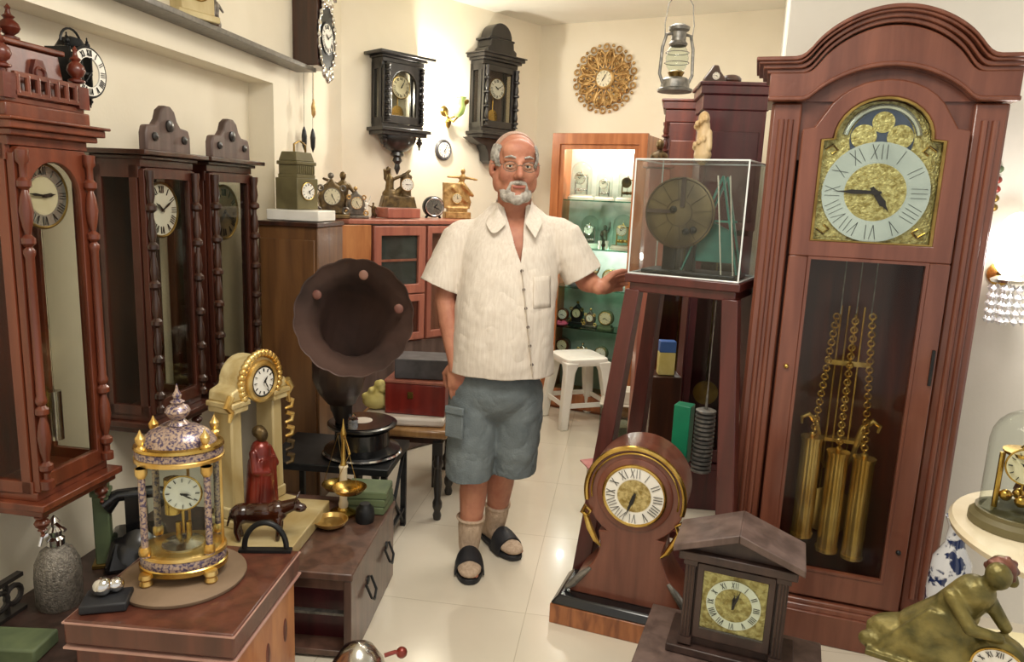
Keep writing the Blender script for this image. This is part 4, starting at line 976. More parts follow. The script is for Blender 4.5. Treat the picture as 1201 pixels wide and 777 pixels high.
# acrylic case
t = thing('acrylic_case', 'clear acrylic box case standing on the tapered stand', 'display case', SP+V((0, 0, SZ+.0165)), R(-30)); AH = .382
m = MB()
th = .005
for y in (th/2, SD-th/2): m.box((SW/2, y, AH/2), (SW-.006, th, AH))
for x in (th/2, SW-th/2): m.box((x, SD/2, AH/2), (th, SD-2*th-.002, AH))
m.box((SW/2, SD/2, AH+th/2), (SW, SD, th)).build('panes', ACR, t, smooth=False)
m = MB()
for x in (0, SW):
    for y in (0, SD): m.cyl((x, y, 0), (x, y, AH+.005), .0028, n=6)
for z in (.001, AH+.004):
    for y in (0, SD): m.cyl((0, y, z), (SW, y, z), .003, n=6)
    for x in (0, SW): m.cyl((x, 0, z), (x, SD, z), .003, n=6)
m.build('case_edge', plain('acrylic_edge', 'dfe6e2', 'f0f4f2', .2), t)
# movement with big weathered dial and teal A frame
t = thing('skeleton_clock', 'large round weathered brass clock dial on teal A-frame inside the acrylic case', 'clock', SP+V((0, 0, SZ+.0165)), R(-30))
dcx, dcz = sloc(797, 250, .09); dcz -= SZ+.0165; rr = .122
f = MB().lathe([(rr-.004, -.006), (rr, -.004), (rr, .004), (rr-.004, .006)], (dcx, .09, dcz), 48, ax=(0, -1, 0)).build('dial', DIALBR, t)
m = MB()
for k in range(12):
    a = 2*PI*k/12+.1; u = V((math.cos(a), 0, math.sin(a))); m.bar(V((dcx, .083, dcz))+u*.045, V((dcx, .083, dcz))+u*.112, .0022, .001)
m.torus((dcx, .083, dcz), .045, .0012, ax=(0, 1, 0), n=40, k=5).torus((dcx, .083, dcz), .116, .0018, ax=(0, 1, 0), n=48, k=5)
m.build('engraving', DARKBR, f)
m = MB(); m.box((dcx+.01, .081, dcz+.07), (.016, .003, .1)).box((dcx-.07, .081, dcz+.004), (.09, .003, .012)); m.build('strap', DARKBR, f)
m = MB()
for x, z in ((dcx-.02, dcz+.012), (dcx+.03, dcz-.062), (dcx+.055, dcz-.055)): m.lathe([(.012, 0), (.012, .006), (.005, .012), (.001, .012)], (x, .083, z), 14, ax=(0, -1, 0))
m.build('winding_square', IRON, f)
m = MB()
xt = .27
for y in (.11, .17):
    m.bar((xt, y, .34), (xt+.075, y, .006), .012, .006).bar((xt, y, .34), (xt-.12, y, .006), .012, .006).bar((xt-.045, y, .19), (xt+.045, y, .19), .01, .006)
m.prism([(xt-.1, .05), (xt+.055, .05), (xt+.03, .16), (xt-.035, .19)], .135, .145); m.build('a_frame', TEAL, t)
m = MB()
for x in (.285, .325): m.bar((x-.02, .06, .34), (x+.02, .06, .006), .004, .004)
m.build('steel_rod', CHROME, t)
m = MB(); m.box((SW/2, .13, .008), (SW-.05, .16, .014)).box((dcx-.03, .13, .06), (.05, .05, .1)).box((dcx+.04, .13, .06), (.03, .04, .1)).build('movement_block', IRON, t, bev=.004)
# carved figurine on top of the case
p = SP+SX*.175+SY*.17; p.z = SZ+.0165+AH+.0065
t = thing('carved_figurine', 'cream carved figurine standing on top of the acrylic case', 'figurine', p, R(-40)); t.scale = (.9, .9, 1.2)
m = MB().sph((0, 0, .02), (.035, .03, .02), 16).cap((0, 0, .02), (-.002, 0, .075), .03, .026).cap((0, 0, .07), (0, 0, .1), .022, .02).sph((-.004, -.004, .118), (.022, .024, .024), 14).cap((.02, 0, .08), (.028, -.008, .04), .012, .012)
for i in range(16): a = i*.8; m.sph((-.006+.024*math.cos(a), -.012+.02*math.sin(a), .012+i*.0072), .009, 8)
melt(m.build('body', plain('carved_resin', 'c9a878', 'dcc49a', .5), t), .003, 2)

# ================================================================= BALLOON CLOCK ON THE FLOOR
t = thing('balloon_clock', 'brown balloon shaped clock with gilt trim on a black and brown base on floor', 'clock', (.423, 2.235, 0), R(-20))
BP = V((.423, 2.235, 0)); DEP = .17
MB().box((.0, DEP/2-.03, .035), (.5, DEP+.06, .07)).build('base_block', noisy('walnut_marquetry', rgb('7a4526'), rgb('a8683c'), .35, scale=(40, 40, 8), coat=.3), t, bev=.003)
MB().box((0, DEP/2-.03, .086), (.5, DEP+.06, .03), top=(.9, .86)).build('base_step', BLACK, t, bev=.006)
zc = .487; rd = .165
def halfw(z):
    pts = [(.10, .20), (.12, .196), (.15, .18), (.18, .155), (.22, .125), (.26, .108), (.30, .103), (.34, .112)]
    for (a, b), (c, d) in zip(pts, pts[1:]):
        if a <= z <= c: return lerp(b, d, (z-a)/(c-a))
    return .112
o = []
for z in [.1+.012*i for i in range(21)]: o.append((halfw(z), z))
a0 = math.asin((.345-zc)/rd)
for i in range(33): a = lerp(a0, PI-a0, i/32); o.append((rd*math.cos(a), zc+rd*math.sin(a)))
o += [(-x, z) for x, z in reversed(o[:21])]
MB().prism(o, 0, DEP).build('body', MAH, t, bev=.004)
MB().lathe([(.125, 0), (.125, .004), (.12, .006)], (0, -.0, zc), 44, ax=(0, -1, 0)).build('dial_surround', MAH, t)
m = MB(); m.tube([((rd-.004)*math.cos(a), -.006, zc+(rd-.004)*math.sin(a)) for a in [lerp(-.25, PI+.25, i/40) for i in range(41)]], .0085, 8); m.tube([((rd-.022)*math.cos(a), -.004, zc+(rd-.022)*math.sin(a)) for a in [lerp(-.2, PI+.2, i/40) for i in range(41)]], .003, 6); m.build('gilt_hoop', BRASS, t)
for s in (-1, 1):
    m = MB(); m.tube([(s*.158, -.006, .425), (s*.168, -.008, .40), (s*.15, -.008, .39), (s*.142, -.008, .41), (s*.155, -.008, .42)], [.008, .009, .009, .007, .005], 8); m.tube([(s*.158, -.006, .395), (s*.14, -.008, .35), (s*.118, -.008, .31), (s*.1, -.006, .29)], [.009, .012, .009, .003], 8); m.build('scroll_mount', BRASS, t)
    m = MB().tube([(s*.13, .002, .2), (s*.16, -.002, .17), (s*.19, -.002, .13), (s*.215, .0, .105)], [.006, .012, .014, .006], 8); m.build('foot_scroll', STEEL, t)
dial(t, (0, -.006, zc), .098, CREAMF, WHITE, DIALG, hm=(6, 33), bez=BRASS, rin=.58)

# ================================================================= TEMPLE CLOCK ON BOX (front)
TP = at(868, 632, 1.75); TX = V((math.cos(R(-21)), math.sin(R(-21)), 0)); TY = V((-TX.y, TX.x, 0))
cc = V((TP.x, TP.y, 0)); z0 = .215
bx = thing('low_wooden_box', 'low dark wooden box at the bottom edge supporting the gabled clock', 'box', cc, R(-21))
MB().box((0, .07, .1), (.46, .30, .2)).build('box_body', DRIFT, bx, bev=.004); MB().box((0, .07, z0-.0085), (.48, .32, .015)).build('lid', DRIFT, bx, bev=.003)
t = thing('gabled_clock', 'dark wooden clock with pitched roof and square brass dial in the front', 'clock', cc+V((0, 0, z0)), R(-21))
DEP = .15
MB().box((0, .012+DEP/2, .012), (.33, DEP+.02, .022)).build('base', DARKBR, t, bev=.003)
MB().box((0, .03+(DEP-.04)/2, .15), (.23, DEP-.05, .27)).build('case', DARKBR, t, bev=.003)
MB().ring(rect(-.1, .1, .05, .27), rect(-.082, .082, .085, .25), .03, .018).build('dial_frame', DARKBR, t, bev=.003)
for s in (-1, 1):
    m = MB().box((s*.118, .03, .155), (.026, .03, .25)).box((s*.118, .03, .04), (.036, .04, .02)).box((s*.118, .03, .272), (.036, .04, .018))
    for k in range(3): m.cyl((s*.118-.008+.008*k, .013, .055), (s*.118-.008+.008*k, .013, .262), .003, n=6)
    m.build('pilaster', DARKBR, t)
MB().box((0, .075, .292), (.3, DEP, .024)).build('entablature', DARKBR, t, bev=.003)
MB().prism([(-.14, .304), (.14, .304), (0, .358)], .02, .14).build('pediment', DARKBR, t, bev=.002)
for s in (-1, 1):
    m = MB(); m._rings([[V((x, y, z)) for x, z in ((0, .36), (s*.165, .302), (s*.165, .322), (0, .383))] for y in (-.012, .16)]); m.build('roof_slope', DRIFT, t, bev=.003)
pl_ = MB().prism(rect(-.083, .083, .084, .251), .026, .024).build('dial_plate', DIALG, t)
dial(t, (0, .0235, .168), .07, DIALG, WHITE, DIALG, hm=(12, 3), rin=.68)
MB().prism(rect(-.083, .083, .084, .251), .016, .014).build('dial_glass', GL, t, smooth=False)

# silver domed pot peeking at the bottom edge
p = at(420, 772, 1.78); t = thing('silver_pot', 'round silver metal pot with red knob at the bottom edge of the picture', 'pot', V((p.x, p.y, 0)), R(20))
zz = p.z
MB().lathe([(.04, 0), (.045, .01), (.03, .02), (.055, .04), (.078, zz*.5), (.082, zz*.7), (.07, zz*.92), (.045, zz+.025), (.02, zz+.04), (.001, zz+.045)], n=30).build('bowl', SILV, t)
MB().tube([(.07, -.01, zz), (.1, -.01, zz+.005), (.112, -.01, zz)], .006).sph((.118, -.01, zz), .016, 12).build('red_knob', REDCL, t)

# ================================================================= LEFT FOREGROUND: CHEST AND CRYSTAL CLOCK
CZ = .45
fl, fr, br_ = atz(73, 728, CZ), atz(274, 746, CZ), atz(350, 648, CZ)
ex = (fr-fl).normalized(); W_ = (fr-fl).length; ey = V((-ex.y, ex.x, 0)); L_y = (br_-fr).dot(ey)+.01; rz = math.atan2(ex.y, ex.x)
t = thing('wooden_chest', 'red-brown wooden chest with orange inlaid side and thin pale line, bottom left', 'chest', V((fl.x, fl.y, 0)), rz); CHP = V((fl.x, fl.y, 0))
def chp(u, v, z=CZ): return CHP+ex*u+ey*v+V((0, 0, z))
MB().box((W_/2, L_y/2, CZ-.03), (W_, L_y, .06)).build('lid', LIDW, t, bev=.006)
MB().box((W_/2, L_y/2, (CZ-.06)/2), (W_-.03, L_y-.03, CZ-.062)).build('body', MAH2, t, bev=.004)
MB().box((W_/2, L_y/2, CZ-.068), (W_+.004, L_y+.004, .005)).box((W_/2, L_y/2, CZ-.006), (W_+.003, L_y+.003, .004)).build('inlay_line', plain('pale_inlay', 'b08478', 'c09a8c', .4), t)
m = MB().box((W_-.012, L_y/2, .2), (.012, L_y-.06, .36)); sp = m.build('inlaid_side_panel', ORANGE, t, bev=.002)
m = MB()
for v in (.08, .19, .30): m.sph((W_-.006, v, .27), (.004, .012, .035), 12)
m.build('dark_inlay', MAH2, sp)
cpt = atz(217, 676, CZ); cu_, cv_ = (cpt-CHP).dot(ex), (cpt-CHP).dot(ey)
t = tag(MB().lathe([(.148, 0), (.15, .003), (.15, .009), (.146, .012)], n=48).build('turntable_disc', noisy('felt_disc', rgb('6f5a44'), rgb('86705a'), .7), loc=chp(cu_, cv_-.005, CZ+.0005)), 'flat round brown disc on the chest under the crystal clock', 'disc')
t = thing('crystal_regulator_clock', 'oval gilt and enamel clock with glass sides and columns on the chest', 'clock', chp(cu_, cv_, CZ+.0135), R(12)); CR = .098
def oval(m, prof, sy=.8): return m.lathe(prof, (0, 0, 0), 36, sy=sy)
oval(MB(), [(CR, .02), (CR+.006, .024), (CR+.006, .036), (CR-.002, .042)]).build('base_rim', BRASS, t)
oval(MB(), [(CR+.002, .036), (CR+.003, .04), (CR+.003, .058), (CR, .062)]).build('enamel_band', CLOIS, t)
oval(MB(), [(CR, .06), (CR+.005, .064), (CR+.004, .072), (CR-.004, .075)]).build('base_moulding', GOLD, t)
oval(MB(), [(CR-.004, .30), (CR+.005, .303), (CR+.006, .312), (CR, .316)]).build('top_moulding', GOLD, t)
oval(MB(), [(CR, .314), (CR+.003, .316), (CR+.003, .332), (CR, .334)]).build('enamel_band', CLOIS, t)
oval(MB(), [(CR, .333), (CR+.006, .336), (CR+.004, .343), (CR-.006, .346)]).build('top_rim', BRASS, t)
oval(MB(), [(CR-.01, .344), (CR-.016, .356), (CR-.03, .372), (CR-.052, .384), (.03, .388), (.001, .389)]).build('domed_top', CLOIS, t)
MB().lathe([(.02, .386), (.026, .39), (.02, .397), (.014, .402), (.024, .412), (.03, .422), (.024, .434), (.013, .44), (.017, .446), (.008, .452), (.011, .462), (.004, .475), (.001, .49)], n=20).build('urn_finial', CLOIS, t)
for a in (45, 135, 225, 315, 0, 180):
    a = R(a); x, y = (CR+.003)*math.cos(a), (CR+.003)*.8*math.sin(a)
    if abs(math.sin(a)) < .1: continue
    MB().lathe([(.014, 0), (.016, .004), (.013, .014), (.017, .02), (.015, .03)], (x*1.04, y*1.04, 0), 14).build('foot', GOLD, t)
    c = MB().lathe([(.012, .075), (.012, .085), (.008, .09), (.0085, .12), (.0085, .26), (.008, .285), (.012, .29), (.012, .30)], (x*1.02, y*1.02, 0), 14).build('column', CLOIS, t)
    MB().lathe([(.0105, .075), (.013, .08), (.013, .095), (.009, .1)], (x*1.02, y*1.02, 0), 14).build('column_mount', GOLD, c)
    MB().lathe([(.009, .275), (.014, .285), (.014, .3)], (x*1.02, y*1.02, 0), 14).build('column_capital', GOLD, c)
    MB().lathe([(.011, .345), (.012, .35), (.006, .355), (.011, .365), (.012, .374), (.005, .384), (.001, .394)], (x*1.0, y*1.0, 0), 12).build('finial', GOLD, t)
m = MB(); rings = [[V(((CR-.006)*math.cos(a), (CR-.006)*.8*math.sin(a), z)) for a in [2*PI*i/36 for i in range(36)]] for z in (.074, .301)]; m._rings(rings, cap=False); m.build('curved_glass', GLC, t)
m = MB()
for a in (0, 180, 90): 
    aa = R(a); m.box(((CR-.004)*math.cos(aa), (CR-.004)*.8*math.sin(aa), .188), (.006, .006, .226))
m.build('glass_bar', GOLD, t)
m = MB().cyl((-.02, .0, .16), (-.02, 0, .25), .02, n=16).lathe([(.03, 0), (.03, .004)], (0, -.02, .22), 20, ax=(0, -1, 0)).cyl((0, .01, .1), (0, .01, .2), .004, n=8).cyl((-.012, .01, .085), (-.012, .01, .13), .007, n=10).cyl((.012, .01, .085), (.012, .01, .13), .007, n=10)
m.build('movement', BRASS, t); MB().lathe([(.05, .075), (.05, .08), (.03, .085), (.02, .09)], n=26).build('inner_floor', SILV, t)
dial(t, (.012, -.035, .225), .042, WHITE, small=True, hm=(3, 20), bez=BRASS)
# things along the chest's left and the wall
p = atz(70, 712, .43)
t = thing('low_side_bench', 'dark low bench under the nearest wall clock holding the siphon', 'bench', L_(1.49, 1.80, 0), RZL)
MB().box((.0, .0, .2), (1.2, .38, .03)).build('seat_board', DARKBR, t, bev=.004)
for sx_ in (-1, 1):
    for sy_ in (-1, 1): MB().box((sx_*.56, sy_*.16, .0925), (.04, .04, .185)).build('leg', DARKBR, t)
BZ = .2155
def offw(px, py): return atz(px, py, BZ)
p = atz(72, 720, BZ); p = V((-1.16, 1.64, BZ)); p = atz(71, 708, BZ)
t = thing('soda_siphon', 'grey mesh covered glass soda siphon bottle below the nearest wall clock', 'siphon', p); t.scale = (1.15, 1.15, 1.2)
MB().lathe([(.048, 0), (.052, .01), (.053, .08), (.05, .11), (.036, .14), (.018, .152), (.016, .16)], n=28).build('bottle', noisy('siphon_mesh', rgb('6b665f'), rgb('9a948a'), .35, .5, (120, 120, 120), bump=.6, bscale=260), t)
MB().lathe([(.02, .155), (.021, .17), (.014, .176), (.017, .19), (.01, .2), (.014, .21), (.006, .222), (.001, .228)], n=16).tube([(0, 0, .2), (.02, -.02, .215), (.045, -.03, .205)], .005).tube([(0, 0, .19), (-.02, -.02, .18), (-.024, -.024, .16)], .005).build('siphon_head', CHROME, t)
p = atz(124, 662, BZ)
t = thing('green_lantern_column', 'tall narrow grey-green square metal column with cap behind the crystal clock', 'column', p, R(20)); t.scale = (1.1, 1.1, 1.2)
MB().box((0, 0, .1), (.042, .042, .2)).box((0, 0, .207), (.052, .052, .014)).box((0, 0, .222), (.04, .04, .016)).build('shaft', GREENB, t, bev=.004); MB().box((0, 0, .006), (.06, .06, .012)).build('foot', BRASSD, t, bev=.002)
p = atz(160, 660, BZ); t = thing('black_phone', 'black bulky telephone-like instrument partly hidden behind the crystal clock', 'telephone', V((p.x, p.y+.02, BZ)), R(25)); t.scale = (1.25, 1.25, 1.35)
MB().box((0, 0, .04), (.16, .14, .08), top=(.7, .7)).build('body', BLACK, t, bev=.012); MB().lathe([(.045, 0), (.045, .02), (.02, .03), (.001, .03)], (0, -.055, .05), 20, ax=(0, -1, .6)).build('rotary_ring', BLACK, t)
MB().tube([(-.07, 0, .15), (-.04, 0, .17), (.04, 0, .17), (.07, 0, .15)], [.026, .015, .015, .026], 12).box((0, 0, .12), (.05, .05, .1)).build('handset', BLACK, t)
p = atz(112, 716, CZ+.0); t = thing('folding_camera', 'black folding camera with shiny round lens on the corner of the chest', 'camera', chp(.06, .07, CZ+.0005), R(15))
MB().box((0, 0, .012), (.1, .075, .022)).build('body', BLACKM, t, bev=.004); MB().sph((-.01, .01, .043), .022, 16).sph((.016, .02, .04), .018, 14).build('lens', CHROME, t)
p = atz(20, 745, BZ); t = tag(MB().box((0, 0, .02), (.16, .1, .04)).build('green_tray', GREENB, loc=atz(20, 765, BZ), bev=.006), 'green tray at the bottom left corner beneath the wall clock', 'tray')
t = thing('carved_bracket', 'dark openwork carved wooden piece leaning by the wall, bottom left corner', 'carving', L_(1.63, 1.50, BZ), RZL)
m = MB(); m.box((0, 0, .005), (.34, .03, .01)).box((0, 0, .105), (.34, .02, .012))
for i in range(7): m.torus((-.14+.047*i, 0, .055), .026, .008, ax=(0, 1, 0), n=14, k=6).bar((-.164+.047*i, 0, .01), (-.164+.047*i, 0, .1), .01)
m.build('fretwork', EBO, t)

# ================================================================= SECOND LOW CABINET WITH SCALE
z1 = .30
a = atz(350, 662, z1); b = atz(412, 674, z1); c = atz(462, 588, z1)
bd = (c-b); LL = bd.length; bd = bd.normalized(); bn = V((-bd.y, bd.x, 0)); CW2 = .50
orig = b+bn*CW2; orig.z = 0; rz = math.atan2(-bn.y, -bn.x)
t = thing('low_cabinet', 'low dark wooden cabinet with open red-lined front and iron side handles', 'cabinet', orig, rz)
def lc(u, v, z): return orig-bn*u+bd*v+V((0, 0, z))
MB().box((CW2/2, LL/2, z1-.012), (CW2+.01, LL+.01, .024)).build('top_board', LCW, t, bev=.004)
m = MB().box((CW2-.012, LL/2, z1/2-.012), (.024, LL, z1-.026)).box((.012, LL/2, z1/2-.012), (.024, LL, z1-.026)).box((CW2/2, LL-.01, z1/2-.012), (CW2-.05, .02, z1-.026)).box((CW2/2, LL/2, .02), (CW2-.05, LL-.03, .02)).box((CW2/2, .03, z1-.045), (CW2-.05, .03, .04))
m.build('carcass', LCW, t, bev=.002)
MB().box((CW2/2, .09, (z1-.05)/2+.015), (CW2-.052, .01, z1-.08)).build('red_lining', MARO, t); MB().box((CW2/2, .045, .14), (CW2-.052, .02, .008)).build('inner_shelf', STEEL, t)
for v in (.18, .42):
    m = MB().lathe([(.014, 0), (.014, .005), (.001, .008)], (CW2+.0, v, z1*.6), 12, ax=(1, 0, 0)).tube([(CW2+.004, v-.03, z1*.6), (CW2+.022, v-.028, z1*.45), (CW2+.024, v, z1*.38), (CW2+.022, v+.028, z1*.45), (CW2+.004, v+.03, z1*.6)], .0045); m.build('drop_handle', IRON, t)
def onlc(px, py): q = atz(px, py, z1); return V((q.x, q.y, z1+.001))
# balance scale
p = onlc(404, 601); t = thing('balance_scale', 'brass balance scale with white column and two shallow pans', 'scale', p+V((.0, -.015, 0)), R(-66)); t.scale = (1.05, 1.05, 1.3)
MB().lathe([(.045, 0), (.045, .008), (.02, .014), (.016, .02)], n=20).build('base', BRASS, t)
MB().lathe([(.015, .02), (.017, .03), (.013, .04), (.013, .13), (.016, .135), (.013, .14)], n=16).build('white_column', MARBLE, t)
MB().lathe([(.012, .14), (.008, .15), (.006, .2), (.01, .23), (.004, .25), (.001, .27)], n=12).tube([(-.1, 0, .2), (-.05, 0, .215), (0, 0, .225), (.05, 0, .215), (.1, 0, .2)], .004).build('beam', BRASS, t)
for s, zz in ((-1, .035), (1, .09)):
    pn = MB().lathe([(.02, 0), (.045, .008), (.056, .02), (.053, .02), (.04, .011), (.001, .004)], (s*.1, -.0, zz), 28).build('pan', BRASS, t)
    m = MB()
    for k in range(3): aa = 2*PI*k/3+.4; m.cyl((s*.1+.05*math.cos(aa), .05*math.sin(aa), zz+.018), (s*.1, 0, .198), .001, n=4)
    m.build('pan_cord', BRASSD, pn)
t = tag(MB().lathe([(.03, 0), (.034, .02), (.03, .05), (.02, .06), (.018, .066)], n=20).build('iron_pot', IRON, loc=onlc(428, 612)), 'small dark iron pot standing beside the balance scale', 'pot')
p = onlc(388, 618); t = tag(MB().lathe([(.03, 0), (.05, .012), (.058, .026), (.055, .026), (.045, .014), (.001, .006)], n=30).build('brass_bowl', GOLD, loc=V((p.x, p.y, z1+.001))), 'round shallow brass bowl standing on the low cabinet', 'bowl')
# green books at the rear end
zz = z1+.001
for i in range(3):
    o = thing('book', ['green covered book at bottom of the stack by the scale', 'green covered book in middle of the stack by the scale', 'green covered book on top of the stack by the scale'][i], 'book', lc(CW2-.085+.003*i, LL-.065, zz), rz+R(3*i-3), 'green books on the low cabinet')
    MB().box((0, 0, .0135), (.16-.006*i, .12, .027)).build('cover', GREENB, o, bev=.002); MB().box((.003, -.003, .0135), (.16-.006*i, .12, .02)).build('pages', GREENB, o); zz += .0275
# black arched handle box end / horseshoe
p = chp(W_-.088, L_y-.022, CZ+.0008); t = tag(MB().tube([V((-.056*math.cos(a), 0, .012+.072*math.sin(a))) for a in [PI*i/18 for i in range(19)]], .0075, 10).box((0, 0, .004), (.14, .022, .008)).build('iron_arch', IRON), 'black iron arched handle standing on the rear edge of the chest', 'handle')
t.location = p; t.rotation_euler[2] = R(4)

# ================================================================= STATUE CLOCK
sp_ = at(306, 603, 2.28); 
t = thing('statue_clock', 'cream and gilt clock with columns framing a red-robed woman figure', 'clock', sp_, R(68)); SPZ = sp_.z
t['label'] = 'cream and gilt portico clock whose columns frame a red-robed woman'
S_ = 1
MB().box((0, .03, .012), (.26, .15, .024)).build('base', ONYX, t, bev=.004)
for x in (-.095, .095):
    MB().box((x, .04, .045), (.06, .09, .04)).box((x, .04, .22), (.05, .08, .32), top=(.9, .9)).build('column', ONYX, t, bev=.006)
    MB().box((x, .035, .39), (.07, .1, .02)).box((x, .035, .408), (.08, .11, .018)).build('capital', CREAMG, t, bev=.004)
m = MB()
o = [(-.13, .417), (.13, .417), (.125, .45), (.09, .46)]+[(.085*math.cos(a), .465+.08*math.sin(a)) for a in [PI*i/12 for i in range(13)]]+[(-.09, .46), (-.125, .45)]
m.prism(o, -.01, .085); m.build('arched_top', CREAMG, t, bev=.006)
m = MB().tube([V((.06*math.cos(a), -.018, .463+.06*math.sin(a))) for a in [2*PI*i/28 for i in range(28)]], .011, 8, closed=True)
for i in range(22): a = lerp(-.5, PI+.5, i/21); m.sph((.088*math.cos(a), -.012, .465+.09*math.sin(a)), .013, 8)
for s in (-1, 1): m.tube([(s*.13, -.01, .44), (s*.15, -.01, .41), (s*.13, -.01, .39), (s*.14, -.01, .36)], [.012, .011, .01, .006], 8)
m.build('gilt_garland', GOLD, t)
for k in range(5):
    m = MB().tube([(.135, -.0, .37-.05*k), (.155, -.01, .36-.05*k), (.15, -.01, .34-.05*k), (.13, -.0, .335-.05*k)], [.008, .01, .008, .005], 7); m.build('side_scroll', GOLD if k < 3 else BRONZE, t)
dial(t, (0, -.02, .463), .047, WHITE, small=True, hm=(1, 25), bez=IRON)
m = MB().cap((-.01, 0, .05), (-.005, 0, .2), .052, .04, 16).cap((-.005, 0, .19), (0, 0, .25), .036, .033).cap((0, 0, .25), (0, -.004, .275), .014, .012).cap((-.035, 0, .245), (-.05, -.02, .19), .014, .012).cap((-.05, -.02, .19), (-.01, -.04, .18), .012, .01).cap((.035, 0, .245), (.048, -.02, .19), .014, .012)
for i in range(7): m.cap((-.045+.014*i, -.028-.006*math.sin(i), .045), (-.03+.01*i, -.03, .22), .01, .007, 8)
st = m.build('robed_figure', REDCL, t); melt(st, .004, 2); st.location = (0, -.005, -.02)
m = MB().sph((0, -.006, .3), (.019, .022, .026), 14).sph((0, .006, .31), (.024, .022, .022), 12); st = m.build('head', BRONZE, t); melt(st, .003, 2); st.location = (0, -.005, -.02)
ph_ = SPZ-.001-z1-.001
st = tag(MB().box((0, 0, ph_/2), (.30, .37, ph_)).build('onyx_plinth', ONYX, bev=.004), 'pale yellow stone slab under the red-robed woman clock and bull', 'slab'); st.location = V((sp_.x+.035, sp_.y-.04, z1+.001)); st.rotation_euler[2] = rz
# glossy brown bull in front
p = at(305, 614, 2.105)
bz = .0
t = thing('bull_figurine', 'glossy dark brown bull figurine in front of the red-robed statue', 'figurine', V((p.x, p.y, SPZ)), R(8))
m = MB().sph((0, 0, .085), (.075, .032, .034), 18).sph((.05, 0, .09), (.035, .03, .036), 16).cap((.07, 0, .1), (.105, -.005, .115), .024, .019).sph((.122, -.008, .105), (.022, .014, .015), 12).cap((.11, .012, .128), (.118, .03, .145), .005, .003, 8).cap((.11, -.018, .128), (.118, -.034, .145), .005, .003, 8).sph((-.055, 0, .085), (.035, .032, .033), 14).cap((-.085, 0, .095), (-.098, 0, .045), .005, .004, 8)
for x, b_ in ((.055, .004), (-.06, -.008)):
    for y in (-.018, .018): m.cap((x, y, .07), (x+b_, y, .035), .014, .009, 10).cap((x+b_, y, .035), (x, y, .006), .009, .008, 10)
bo = m.build('body', noisy('glossy_brown_glaze', rgb('26110c'), rgb('45200f'), .15, coat=.6), t); melt(bo, .0035, 3)

# ================================================================= GRAMOPHONE ON BLACK TABLE
gz = .385
t = thing('black_table', 'low black metal framed table under the gramophone', 'table', V((-.50, 2.62, 0)), R(-5))
tw, tl = .50, .36
MB().box((-tw/2+.05, tl/2, gz-.015), (tw, tl, .03)).build('tabletop', IRON, t, bev=.004)
for x in (.03, -tw+.08):
    for y in (.02, tl-.02): MB().box((x, y, (gz-.03)/2), (.022, .022, gz-.03)).build('leg', IRON, t)
m = MB(); m.bar((.03, .02, .08), (.03, tl-.02, .08), .014).bar((.03, .03, .02), (.03, tl-.03, gz-.05), .012).bar((.03, .03, gz-.05), (.03, tl-.03, .02), .012); m.build('cross_brace', IRON, t)
gp = at(425, 520, 2.79); gp.z = gz+.001
t = thing('gramophone', 'dark gramophone with large flared brown horn and round turntable', 'gramophone', gp, 0)
MB().lathe([(.15, 0), (.155, .01), (.15, .025), (.13, .032), (.11, .04), (.108, .1), (.115, .106), (.1, .112)], n=36).build('round_base', BLACK, t)
MB().lathe([(.152, .006), (.158, .012), (.152, .018)], n=36).build('chrome_ring', CHROME, t)
pl2 = MB().lathe([(.01, .11), (.13, .118), (.138, .122), (.138, .13), (.13, .133), (.001, .134)], n=40).build('turntable', BLACK, t); MB().lathe([(.12, .1345), (.12, .136), (.03, .1365), (.001, .1365)], n=40).build('record', BLACK, pl2); MB().lathe([(.04, .137), (.04, .138), (.001, .138)], n=24).build('record_label', PAPER, pl2)
# horn: mouth faces the viewer and slightly up
mc_ = at(415, 373, 2.50)-gp; hd = (V((0, 0, H+.1))-at(415, 373, 2.55)).normalized(); hd = (V((.08, -1, .22))).normalized()
xh, yh = frame(hd); RH = .205
n = 64; rings = []
end = V((-.10, .12, .13)); c_ = mc_
path = [(c_, RH*.99, hd), (c_+hd*.004, RH, hd), (c_-hd*.012, RH*.95, hd), (c_-hd*.04, RH*.83, hd), (c_-hd*.075, RH*.70, hd), (c_-hd*.11+V((-.01, 0, -.008)), RH*.62, hd+V((0, 0, .1))), (c_-hd*.145+V((-.02, 0, -.03)), RH*.57, hd+V((0, 0, .5))), (c_-hd*.17+V((-.04, 0, -.07)), RH*.54, hd+V((0, 0, 1.2))), (c_-hd*.18+V((-.06, .0, -.12)), RH*.52, V((0, -.3, 1))), (c_-hd*.19+V((-.075, .0, -.17)), RH*.50, V((0, 0, 1))), (c_-hd*.2+V((-.085, 0, -.23)), RH*.46, V((0, 0, 1))), (c_-hd*.21+V((-.09, .03, -.29)), RH*.38, V((0, 0, 1))), (c_-hd*.22+V((-.09, .05, -.34)), RH*.25, V((0, 0, 1)))]
for c, r, d_ in path:
    d_ = d_.normalized(); xh = V((1, 0, 0)); xh = (xh-d_*xh.dot(d_)).normalized(); yh = d_.cross(xh)
    rings.append([c+(xh*math.cos(2*PI*i/n)+yh*math.sin(2*PI*i/n))*r*(1+(.03 if r > RH*.7 else .022)*abs(math.sin(8*2*PI*i/n))) for i in range(n)])
hend = path[-1][0]
m = MB(); m._rings(rings, cap=False); hn = m.build('horn', HORNR, t); so_ = hn.modifiers.new('t', 'SOLIDIFY'); so_.thickness = .003
MB().tube([hend+V((0, 0, .02)), hend+V((0, 0, -.03)), hend+V((.01, -.01, -.06)), V((-.10, .10, .10)), V((-.09, .08, .07))], [.05, .042, .034, .026, .022], 14).build('elbow', HORN, t)
